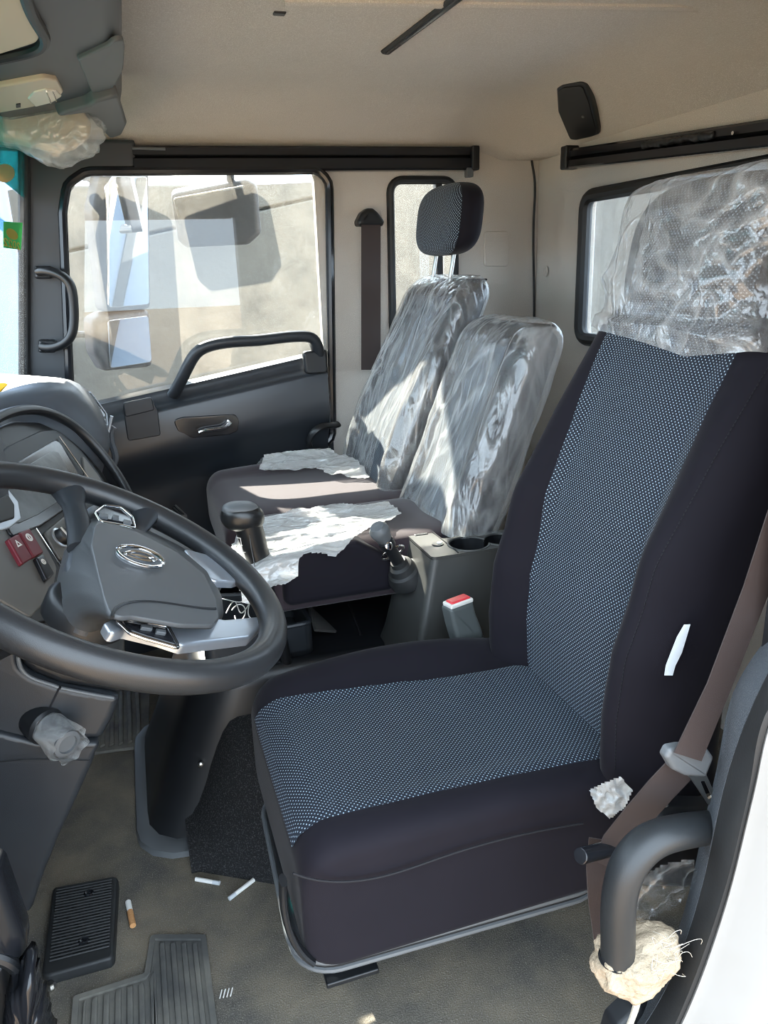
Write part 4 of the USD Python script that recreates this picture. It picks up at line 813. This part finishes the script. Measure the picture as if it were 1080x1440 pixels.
obj('end_cap', bx(a[0] - .028, a[0] + .02, a[1] - .012, a[1] + .022, a[2] - .036, a[2] + .030, .006), darker, r2)
q = [oX(905, 204, 1.318), oX(1005, 190, 1.318)]; obj('folded_curtain', (lambda V: (V[0] + (meshkit.fbm(V[0]*60, 3, 2)[:, None] - .5)*.012, V[1]))(tube(spline(q, 60), .009, 12)), darker, r2)
q = oX(1032, 187, 1.314); obj('rail_screw', cyl(q, q + [-.004, 0, 0], .004, 10), chrome, r2)
cs_ = T('ceiling_strip', 'black rubber strip running across the headliner', 'strip', (.65, 1.75, 1.68))
a, b = oZ(541, 74, 1.678), oZ(650, -9, 1.678); obj('strip_channel', tube([a, a*.98 + b*.02, b], [.008, .013, .013], 12, flat=.5), rubber, cs_); obj('strip_insert', tube([a*.95 + b*.05 - [0, 0, .006], b - [0, 0, .006]], .006, 8, flat=.5), gloss, cs_)
# speaker cover lies on the curved corner of the headliner
c = oX(814, 155, 1.27); 
pts3 = []
for p in [(783, 124), (790, 119), (818, 114), (826, 117), (836, 135), (845, 178), (843, 188), (832, 193), (812, 195), (803, 192), (788, 150)]:
    d = ray(*p); lo, hi = 0.8, 3.5
    for _ in range(40):
        mid = (lo + hi)/2; q = EYE + d*mid; lo, hi = (mid, hi) if q[2] < headz(min(q[0], 1.37), q[1]) and q[0] < 1.36 else (lo, mid)
    pts3.append(EYE + d*lo)
pts3 = np.array(pts3); o_ = pts3.mean(0); U_, S_, Vt_ = np.linalg.svd(pts3 - o_); nn = Vt_[2]*np.sign(-(Vt_[2] @ (o_ - EYE))); SF = Fr(o_, np.cross([0, 0, 1], nn) if abs(nn[2]) < .95 else [1, 0, 0], np.cross(nn, np.cross([0, 0, 1], nn)))
if SF.n @ nn < 0: SF = Fr(o_, -SF.ex, SF.ey)
so = T('speaker_cover', 'dark oval speaker cover on the headliner above the rear wall', 'speaker cover', o_)
pl = rnd(np.c_[(pts3 - o_) @ SF.ex, (pts3 - o_) @ SF.ey], .012)
obj('cover', SF.up(pad(pl, .022, .006, n=140), -.014), dark, so)
obj('cover_inset', SF.up(pad(pl.buffer(-.008), .003, .001, n=140), .008), darker, so)
q = EYE + ray(827, 152)*np.linalg.norm(o_ - EYE)/np.linalg.norm(ray(827, 152)); 
obj('cover_screw', cyl(SF.p3([((q - o_) @ SF.ex, (q - o_) @ SF.ey)], .010)[0], SF.p3([((q - o_) @ SF.ex, (q - o_) @ SF.ey)], .014)[0], .004, 10), steel, so)
# passenger belt
pb_ = T('passenger_belt', 'brown seat belt hanging from its black anchor beside the passenger door', 'seat belt', oY(516, 400, 2.47))
obj('webbing', sheet([[oY(x, y, 2.463) for y in (312, 340, 380, 420, 460, 520)] for x in (508, 517, 526, 535)], .002), belt, pb_)
f = FY(2.50); obj('anchor_cover', f.up(pad(rnd(f.px([(498, 312), (504, 300), (512, 294), (520, 294), (527, 300), (536, 312), (534, 319), (499, 319)]), .008), .045, .015)), darker, pb_)

# ================================================================== hump, console, levers
hm = T('engine_hump', 'dark plastic engine hump between the seats', 'engine cover', (.4, 1.7, 0))
def rrect(x0, x1, y0, y1, r, z, n=80): return [(a, b, z) for a, b in ring(sbox(x0 + r, y0 + r, x1 - r, y1 - r).buffer(r, quad_segs=12), n)]
rr_ = [rrect(-.105, 1.30, 1.47, 2.00, .10, 0.0), rrect(-.10, 1.30, 1.472, 2.00, .10, .01), rrect(-.055, 1.3, 1.485, 1.98, .10, .12), rrect(0.0, 1.3, 1.495, 1.96, .10, .26), rrect(.035, 1.3, 1.50, 1.95, .10, .345), rrect(.05, 1.3, 1.51, 1.94, .095, .37), rrect(.08, 1.3, 1.53, 1.92, .08, .38)]
obj('hump_shell', loft(rr_), darker, hm, smooth=50)
obj('base_flange', loft([rrect(-.125, 1.3, 1.44, 2.02, .11, 0.0), rrect(-.122, 1.3, 1.443, 2.02, .11, .012), rrect(-.10, 1.3, 1.465, 2.0, .10, .02)]), greyp, hm)
obj('lid_seam', tube([oZ(486, 838, .381), oZ(507, 893, .381)], .003, 6), thread, hm)
q = oZ(282, 1075, .07); 
d = ray(282, 1075); 
for s_i in np.linspace(.8, 2.5, 800):
    q = EYE + d*s_i
    if q[1] > np.interp(q[2], [0, .38], [1.472, 1.51]) and q[2] < .38: break
obj('cover_bolt', lathe(q, (-.3, -1, .1), [(-.004, .006), (.003, .006), (.005, .003), (.005, 0)], 14), steel, hm)
# carpet ramp beside the driver's seat
G = []
for x in np.linspace(-.015, .58, 36):
    k = np.clip((x + .02)/.14, 0, 1); k = k*k*(3 - 2*k); y0 = 1.385 - .10*np.clip(x/.16, 0, 1)
    G.append([(x + .0*z, y, z) for y, z in ((y0, .003), (y0 + .004, .016), (y0 + .015, .035 + .02*k), (y0 + .05, .05 + .08*k), (y0 + .09, .06 + .16*k), (y0 + .13, .065 + .20*k), (1.50, .07 + .215*k), (1.56, .07 + .215*k))])
obj('carpet_cover', sheet(np.array(G), .02), carpet, hm, label='black loop carpet over the hump side', smooth=60)
# console with cup holders
CT = .630
co = T('centre_console', 'dark console with a twin cup holder between driver and middle seats', 'console', (.62, 1.45, .38))
cxy = [(.538, 1.385), (.80, 1.385), (.80, 1.486), (.600, 1.486), (.590, 1.57), (.538, 1.57)]
cup1, cup2 = Point(.640, 1.432).buffer(.044), Point(.715, 1.430).buffer(.036)
cw = unary_union([cup1, cup2, sbox(.64, 1.42, .715, 1.445)])
topo = rnd(cxy, .010).difference(cw)
obj('console_top', FZ(CT - .006).up(ext(topo, .006)), consm, co, smooth=20)
def crg(z):
    t = np.clip((z - .375)/(CT - .375), 0, 1); x0 = .470 + (.538 - .470)*t**.8; return ring(rnd([(x0, 1.385 - .03*(1 - t))] + cxy[1:-1] + [(x0, 1.57)], .010), 120)
obj('console_body', loft([[(a, b, z) for a, b in crg(z)] for z in np.r_[np.linspace(.375, CT - .02, 8), CT - .008, CT - .006]], cap0=True, cap1=False), consm, co, smooth=50)
rr2 = ring(cw.buffer(-.0005), 90)
cup = loft([[(a, b, z) for a, b in rr2] for z in (CT, CT - .02, CT - .11, CT - .115)], cap0=False, cap1=True); obj('cup_well', (cup[0], cup[1][:, ::-1]), darker, co, smooth=50)
obj('cup_rim', tube(np.c_[ring(cw, 120), np.full(120, CT)], .0025, 8, closed=True), consm, co)
obj('lid_slot', bx(.552, .584, 1.525, 1.545, CT - .004, CT + .0015, .002), darker, co)
obj('lid_latch', cyl([.578, 1.455, CT - .002], [.578, 1.455, CT + .0025], .013, 20, .0015), darker, co); obj('latch_button', cyl([.582, 1.455, CT], [.582, 1.455, CT + .0045], .006, 16, .001), ivory, co)
obj('lid_seam', tube([(.598, 1.56, CT + .0005), (.598, 1.39, CT + .0005)], .0016, 6), thread, co)
# parking brake lever in front of the console
pk = T('brake_lever', 'small black knobbed brake lever with a metal key ring in front of the console', 'lever', oY(562, 800, 1.47))
b0, b1 = oY(566, 800, 1.47), oY(532, 744, 1.44); dv = (b1 - b0)/np.linalg.norm(b1 - b0); L = np.linalg.norm(b1 - b0)
obj('lever_boot', lathe(b0 - dv*.035, dv, [(0, .042), (.012, .043), (.03, .036), (.034, .030), (.048, .026), (.052, .019), (.062, .017)]), rubber, pk)
obj('lever_stem', lathe(b0, dv, [(0, .013), (L*.55, .014), (L*.6, .017), (L*.72, .017), (L*.75, .014)]), darker, pk)
obj('lever_knob', lathe(b0, dv, [(L*.70, .012), (L*.80, .0175), (L*.93, .0215), (L*1.0, .021), (L*1.06, .015), (L*1.07, 0)]), greyp, pk)
q = b0 + dv*L*.42; t = np.arange(40)*2*np.pi/40
obj('key_ring', tube(q + np.outer(np.cos(t), [.024, 0, .006]) + np.outer(np.sin(t), [.004, -.012, .016]), .0022, 8, closed=True), chrome, pk)
obj('ring_tab', cat_(lathe(oY(546, 768, 1.43), (.2, -1, .3), [(0, .009), (.004, .009), (.006, .006), (.006, 0)], 16)), chrome, pk)
# gear lever
gl = T('gear_lever', 'black gear lever with a rounded knob beside the steering wheel rim', 'gear lever', oY(370, 830, 1.5))
g = lambda x, y: oY(x, y, 1.50)
P = np.array([g(372, 816), g(367, 798), g(361, 778), g(355, 758), g(350, 742), g(346, 728)]); gm = mat('gear_rubber', (.014, .015, .016), .30, bump=(900, .2, .0004))
obj('grip', tube(spline(P, 40), np.interp(np.linspace(0, 1, 40), [0, .1, .5, 1], [.020, .0235, .0255, .030]), 24), gm, gl, smooth=True)
ic = trimesh.creation.icosphere(4); v = np.sign(ic.vertices)*np.abs(ic.vertices)**.85*np.array([.044, .032, .0295]); ca, sa = math.cos(.18), math.sin(.18); v = np.c_[v[:, 0]*ca - v[:, 2]*sa, v[:, 1], v[:, 0]*sa + v[:, 2]*ca] if False else np.c_[v[:, 0]*ca + v[:, 2]*sa, v[:, 1], -v[:, 0]*sa + v[:, 2]*ca]
obj('knob', (v + g(341, 727), np.array(ic.faces)), gm, gl, smooth=True)
v2 = v*np.array([.82, .84, .5]) + g(340, 727) + np.array([-.002, 0, .0175]); obj('knob_cap', (v2, np.array(ic.faces)), greyp, gl, smooth=True, label='grey top of the knob')
PFm = FY(1.4695)
for x0, y0, x1, y1 in ((338, 757, 341, 776), (338, 757, 333, 756), (341, 776, 345, 777), (341, 767, 336, 766)): obj('shift_mark', tube(PFm.p3(PFm.px([(x0, y0), (x1, y1)])), .0009, 6), ivory, gl)
obj('grip_seam', tube(PFm.p3(PFm.px([(351, 752), (353, 770), (359, 800)])), .0009, 6), greyp, gl)
obj('stem', cyl(g(372, 806), [.245, 1.53, .37], .012, 14), darker, gl)
obj('collar', lathe(g(372, 808), (-.1, .1, -1), [(0, .024), (.008, .027), (.016, .024)]), rubber, gl)
# storage tray at the foot of the gear lever with white cables
ty = T('gear_tray', 'open black tray at the foot of the gear lever', 'tray', (.23, 1.62, .38))
def tr_(x, y, z=.40): return oZ(x, y, z)
Pt = [oZ(286, 838, .456)[:2], oZ(415, 832, .456)[:2], oZ(440, 876, .456)[:2], oZ(285, 905, .456)[:2]]
po = rnd(Pt, .02); pi_ = po.buffer(-.010)
obj('tray_wall', FZ(.382).up(ext(po.difference(pi_), .074)), dark, ty, smooth=20); obj('tray_floor', FZ(.382).up(ext(po, .012)), darker, ty, smooth=20)
obj('tray_lip', tube(np.c_[ring(po.buffer(-.004), 120), np.full(120, .456)], .006, 8, closed=True), dark, ty)
obj('side_apron', sheet(np.array([[oZ(430 + 12*u + 30*v*u, 848 + 40*u + 2*v, .43 - .045*v) for u in np.linspace(0, 1, 8)] for v in np.linspace(0, 1, 8)]), .006), trimg, ty)
for k, pts in enumerate(([(288, 846), (312, 842), (340, 846), (348, 838), (392, 838), (408, 842), (396, 850), (380, 852)], [(318, 862), (332, 848), (340, 862), (352, 846), (350, 866), (362, 872)], [(326, 858), (338, 850), (345, 858), (336, 874), (330, 866)])):
    obj('white_cable', tube(spline([oZ(*p, .462 + .005*k) for p in pts], 70), .0015, 8), ivory, label=('long white cable looped along the gear tray', 'tangled white cable in the gear tray', 'short white cable loop beside the tangled cable in the gear tray')[k], cat='cable', loc=oZ(*pts[0], .462))
# buckle
bk = T('belt_buckle', 'grey belt buckle with a red release button beside the driver backrest', 'buckle', oY(655, 890, 1.27))
f = Fr(oY(655, 870, 1.275), (1, .25, -.1), (-.12, 0, 1)); o = f.px([(627, 854), (660, 843), (664, 860), (672, 880), (679, 905), (640, 905), (632, 878)])
obj('buckle_body', f.up(pad(rnd(o, .006), .030, .008), -.015), mat('buckle_grey', (.075, .085, .085), .5, bump=(900, .3, .0005)), bk)
tl, tr2 = f.p3(f.px([(629, 852)]))[0], f.p3(f.px([(659, 841)]))[0]; e1 = tr2 - tl; L = np.linalg.norm(e1); e1 /= L
n2 = f.ey; e2 = np.cross(n2, e1)
Bf = Fr(tl, e1, np.cross(np.cross(e1, -f.n), e1)); BF = Fr(tl - f.n*0, e1, -f.n)
if BF.n[2] < 0: BF = Fr(tl, e1, f.n)
obj('buckle_rim', BF.up(bx(-.001, L + .001, -.015, .015, -.004, .005, .003)), ivory, bk); obj('release_button', BF.up(bx(.004, L - .003, -.011, .011, 0, .0085, .003)), redb, bk, label='red release button')

# ================================================================== driver's belt, handle, pillar (near side)
bt = T('driver_belt', 'brown driver seat belt with its grey tongue by the door opening', 'seat belt', oY(960, 1080, .60))
def web(c, w, Ys):
    c, w = np.array(c, float), np.array(w, float); t = np.linspace(0, 1, len(c)); tt = np.linspace(0, 1, 40)
    C = np.c_[np.interp(tt, t, c[:, 0]), np.interp(tt, t, c[:, 1])]; W = np.c_[np.interp(tt, t, w[:, 0]), np.interp(tt, t, w[:, 1])]; Yv = np.interp(tt, t, Ys)
    return sheet(np.array([[oY(*(C[i] + W[i]*s), Yv[i]) for i in range(40)] for s in np.linspace(-1, 1, 7)]), .0016)
obj('shoulder_web', web([(1105, 700), (1062, 830), (1010, 965), (966, 1064)], [(18, 6), (17, 6), (16, 5), (19, 6)], [.62, .62, .605, .586]), belt, bt)
obj('lap_web', web([(966, 1070), (930, 1108), (895, 1148), (862, 1185), (848, 1215)], [(17, 12), (17, 12), (16, 12), (14, 10), (12, 5)], [.606, .61, .625, .64, .65]), belt, bt)
obj('anchor_web', web([(846, 1180), (838, 1220), (840, 1270), (848, 1330)], [(18, 3), (14, 0), (13, 0), (12, 0)], [.66, .66, .66, .655]), belt, bt)
f = FY(.602)
tg = obj('tongue', f.up(pad(rnd(f.px([(927, 1058), (933, 1046), (950, 1043), (986, 1045), (995, 1058), (988, 1076), (984, 1086), (955, 1084), (938, 1076)]), .004), .012, .005)), greyp, bt)
lt = f.px([(955, 1080), (986, 1080), (1003, 1118), (1000, 1126), (992, 1128), (968, 1092)]); sl = f.px([(980, 1094), (987, 1094), (997, 1116), (991, 1120)])
obj('latch_plate', f.up(ext(rnd(lt, .002).difference(rnd(sl, .001)), .003), .003), steel, bt, smooth=20, label='bright metal latch plate')
hd = T('entry_handle', 'black bent grab handle by the door opening below the seat belt', 'grab handle', oY(870, 1300, .56))
obj('handle_bar', tube(spline([oY(1012, 1160, .60), oY(985, 1165, .575), oY(945, 1172, .56), oY(908, 1188, .555), oY(885, 1215, .553), oY(873, 1250, .552), oY(869, 1290, .552), oY(868, 1352, .552)], 80), .0205, 20, flat=.85), mat('handle_rubber', (.016, .018, .020), .45, bump=(700, .3, .0006)), hd)
obj('handle_plug', lathe(oY(868, 1346, .552), oY(868, 1356, .552) - oY(868, 1346, .552), [(0, .0205), (.008, .017), (.010, 0)], 20), darker, hd)
ff = FY(.56)
fc = oY(892, 1350, .552); ic = trimesh.creation.icosphere(4)
v = ic.vertices.copy(); v = np.sign(v)*np.abs(v)**.8*np.array([.044, .036, .028]); v[:, 2] += .010*np.clip(v[:, 0]/.05, -.2, 1)*(v[:, 2] > 0); v[:, 0] += .008*v[:, 2]/.036
V2 = v + fc; nz_ = meshkit.fbm(V2*55, 4, 3)[:, None] - .5; V2 = V2 + v/np.linalg.norm(v, axis=1, keepdims=True)*(nz_*.024 + (meshkit.fbm(V2*260, 3, 5)[:, None] - .5)*.006)
obj('foam_wrap', (V2, np.array(ic.faces)), foam, label='lump of tan foam wrapped round the lower end of the entry handle', cat='foam', loc=fc, smooth=70)
fr_ = T('frayed_film', 'frayed clear film strands beside the tan foam lump', 'film', oY(935, 1330, .57))
rng = np.random.RandomState(4); fz = []
for i in range(26):
    a = np.array([915 + rng.rand()*38, 1318 + rng.rand()*50]); b = a + [rng.randn()*16 + 4, -rng.rand()*22 + 4]; m_ = (a + b)/2 + rng.randn(2)*8
    fz.append(tube(spline([oY(*a, .505), oY(*m_, .50), oY(*b, .515)], 8), .00035, 4))
obj('strands', cat_(*fz), strng, fr_, kind='stuff')
obj('hanging_string', tube(spline([oY(896, 1388, .545), oY(897, 1402, .545), oY(893, 1420, .545), oY(884, 1445, .548), oY(878, 1470, .55)], 40), np.interp(np.linspace(0, 1, 40), [0, .5, 1], [.0045, .0035, .004]), 9), strng, label='pale string hanging below the foam lump', cat='string', loc=oY(896, 1390, .545))
s_ = scrap([(892, 1238), (930, 1215), (978, 1205), (980, 1240), (955, 1275), (920, 1290), (900, 1300), (888, 1280)], .585, .59, 12, fr=90, amp=.02); obj('film_scrap', s_, filmD, label='clear film lying in the dark gap behind the entry handle', cat='film scrap', smooth=80, loc=s_[0].mean(0))
# pillar strips
def strip(Lp, Ly, Rp, Ry, n=50, crown=0.0, m=6):
    Lc, Rc = spline([oY(*p, Ly) for p in Lp], n), spline([oY(*p, Ry) for p in Rp], n); G = []
    for t in np.linspace(0, 1, m): G.append(Lc*(1 - t) + Rc*t + np.array([-.7, -.7, 0])*crown*math.sin(np.pi*t))
    return sheet(np.array(G), .006)
A = [(1100, 878), (1080, 908), (1045, 962), (1020, 1060), (1000, 1150), (976, 1258), (940, 1358), (884, 1442), (830, 1520)]
Bp = [(1110, 910), (1082, 962), (1048, 1040), (1026, 1110), (1002, 1220), (972, 1325), (935, 1410), (900, 1465), (860, 1530)]
Cp = [(1120, 960), (1084, 1010), (1066, 1080), (1050, 1150), (1028, 1240), (1000, 1330), (965, 1420), (935, 1480), (895, 1545)]
obj('trim_3', strip(A, .60, Bp, .545, crown=.004), fuzzy, kind='structure', smooth=60)
sl_ = obj('trim_4', strip(Bp, .545, Cp, .51, crown=.005, m=14), rubber, kind='structure', smooth=60)
obj('seal_lip', tube(spline([oY(*p, .548) for p in Bp], 60), .006, 8), gloss, sl_)
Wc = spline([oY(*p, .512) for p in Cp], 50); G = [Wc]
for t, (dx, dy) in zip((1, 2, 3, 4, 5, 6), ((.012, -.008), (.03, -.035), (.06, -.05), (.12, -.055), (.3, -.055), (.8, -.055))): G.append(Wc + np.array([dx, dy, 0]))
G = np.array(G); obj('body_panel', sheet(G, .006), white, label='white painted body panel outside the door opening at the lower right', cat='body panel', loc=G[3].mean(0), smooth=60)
sill = FY(.60); obj('sill_trim', sill.up(pad(rnd(sill.px([(800, 1600), (850, 1420), (880, 1392), (905, 1388), (895, 1440), (860, 1540), (840, 1600)]), .01), .03, .01), 0), darker, label='dark sill moulding under the foam lump at the bottom edge', cat='moulding', loc=oY(870, 1430, .6))

# ================================================================== floor things
fz0 = .004
fm = T('floor_mat', 'grey ribbed rubber floor mat at the bottom edge in the driver footwell', 'floor mat', oZ(220, 1400, 0))
mp = [(104, 1406), (204, 1374), (212, 1322), (218, 1319), (290, 1319), (306, 1445), (330, 1560), (92, 1560)]
FZ0 = FZ(0.0)
po = rnd(FZ0.px(mp), .006); obj('mat_base', FZ0.up(pad(po, .004, .002)), matm, fm)
obj('mat_border', FZ0.up(ext(po.difference(po.buffer(-.010)), .009)), matm, fm, smooth=20)
inner = po.buffer(-.016)
ax0, ax1 = FZ0.px([(104, 1410)])[0], None
for x in np.arange(-.245, .03, .0195):
    seg = inner.intersection(sbox(x, .7, x + .0125, 1.4))
    for g_ in (getattr(seg, 'geoms', [seg])):
        if g_.geom_type == 'Polygon' and g_.area > 2e-4: obj('rib', FZ0.up(pad(g_.buffer(-.001), .010, .003, n=40, steps=2)), matm, fm)
f2 = T('floor_mat', 'grey ribbed rubber floor mat far inside behind the knee panel', 'floor mat', oZ(175, 1010, 0))
mp2 = [(212, 930), (209, 1048), (205, 1052), (132, 1062), (120, 1060), (60, 940)]
po = rnd(FZ0.px(mp2), .005); obj('mat_base', FZ0.up(pad(po, .004, .002)), matm, f2); obj('mat_border', FZ0.up(ext(po.difference(po.buffer(-.012)), .009)), matm, f2, smooth=20); inner = po.buffer(-.020)
x0 = po.bounds[0]
for x in np.arange(x0, po.bounds[2], .0235):
    seg = inner.intersection(sbox(x, .7, x + .0145, 4))
    for g_ in (getattr(seg, 'geoms', [seg])):
        if g_.geom_type == 'Polygon' and g_.area > 2e-4: obj('rib', FZ0.up(pad(g_.buffer(-.001), .011, .003, n=40, steps=2)), matm, f2)
fp = T('foot_rest', 'black ribbed rubber foot pad on the driver floor', 'foot pad', oZ(112, 1300, 0))
FP = FZ(.022); o = FP.px([(74, 1247), (160, 1231), (166, 1234), (160, 1340), (156, 1347), (66, 1372), (58, 1368)])
pp = rnd(o, .006); obj('pad_body', FZ(.0).up(pad(rnd(o, .006), .022, .006)), rubber, fp)
ed = FP.px([(76, 1250), (160, 1234), (156, 1342), (64, 1366)]); ms = []
for t in np.linspace(.03, .90, 24):
    a, b = ed[0] + (ed[3] - ed[0])*t, ed[1] + (ed[2] - ed[1])*t; a, b = a + (b - a)*.05, b - (b - a)*.03; ms.append(tube(FP.p3(np.array([a, b]), .001), .0022, 6))
obj('grip_ribs', cat_(*ms), rubber, fp, kind='stuff')
for a, b in ((125, 1257), (118, 1324)): q = FP.p3(FP.px([(a, b)]))[0]; obj('rivet', lathe(q - [0, 0, .001], (0, 0, 1), [(0, .010), (.003, .010), (.005, .007), (.004, .005), (.004, 0)], 16), gloss, fp)
q = oZ(72, 1389, .0); obj('floor_bolt', cat_(cyl(q, q + [0, 0, .004], .010, 18, .001), cyl(q, q + [0, 0, .011], .006, 6)), steel, label='small steel bolt in the floor below the foot pad', cat='bolt', loc=q)
def cig(p, q, r, frac, label, m1, m2):
    p, q = oZ(*p, r + .001), oZ(*q, r + .001); m_ = p + (q - p)*frac; t = T('cigarette_end', label, 'cigarette end', (p + q)/2)
    obj('paper', cyl(p, m_, r, 12, .0008), m1, t); obj('filter', cyl(m_, q, r*1.03, 12, .0008), m2, t)
cig((180, 1268), (187, 1302), .0058, .40, 'brown filtered cigarette end on the floor beside the foot pad', cigw, cork)
cig((275, 1236), (309, 1242), .0045, .72, 'white cigarette end lying flat below the carpet edge', cigw, paper)
cig((357, 1237), (322, 1264), .0045, .75, 'white cigarette end lying aslant near the seat front', cigw, paper)
d_ = T('litter', 'small pale scrap pressed on the floor beside the ribbed mat', 'litter', oZ(317, 1396, .0))
for i in range(4): obj('shred', tube([oZ(309 + 5*i, 1404 - i, .002), oZ(312 + 5*i, 1392 - i, .003)], .0012, 5), ivory, d_)
pf = T('passenger_mat', 'small pale ribbed mat corner in the dark passenger footwell', 'floor mat', oZ(248, 718, .25))
q0 = np.array([oY(236, 726, 2.30), oY(247, 709, 2.40), oY(263, 724, 2.30)]); obj('mat_corner', hull(np.vstack([q0, q0 - [0, 0, .01]])), trimg, pf)
for t in (.2, .4, .6, .8): obj('rib', tube([q0[0] + (q0[1] - q0[0])*t + [0, 0, .003], q0[0] + (q0[2] - q0[0])*t + [0, 0, .003]], .003, 6), dark, pf)
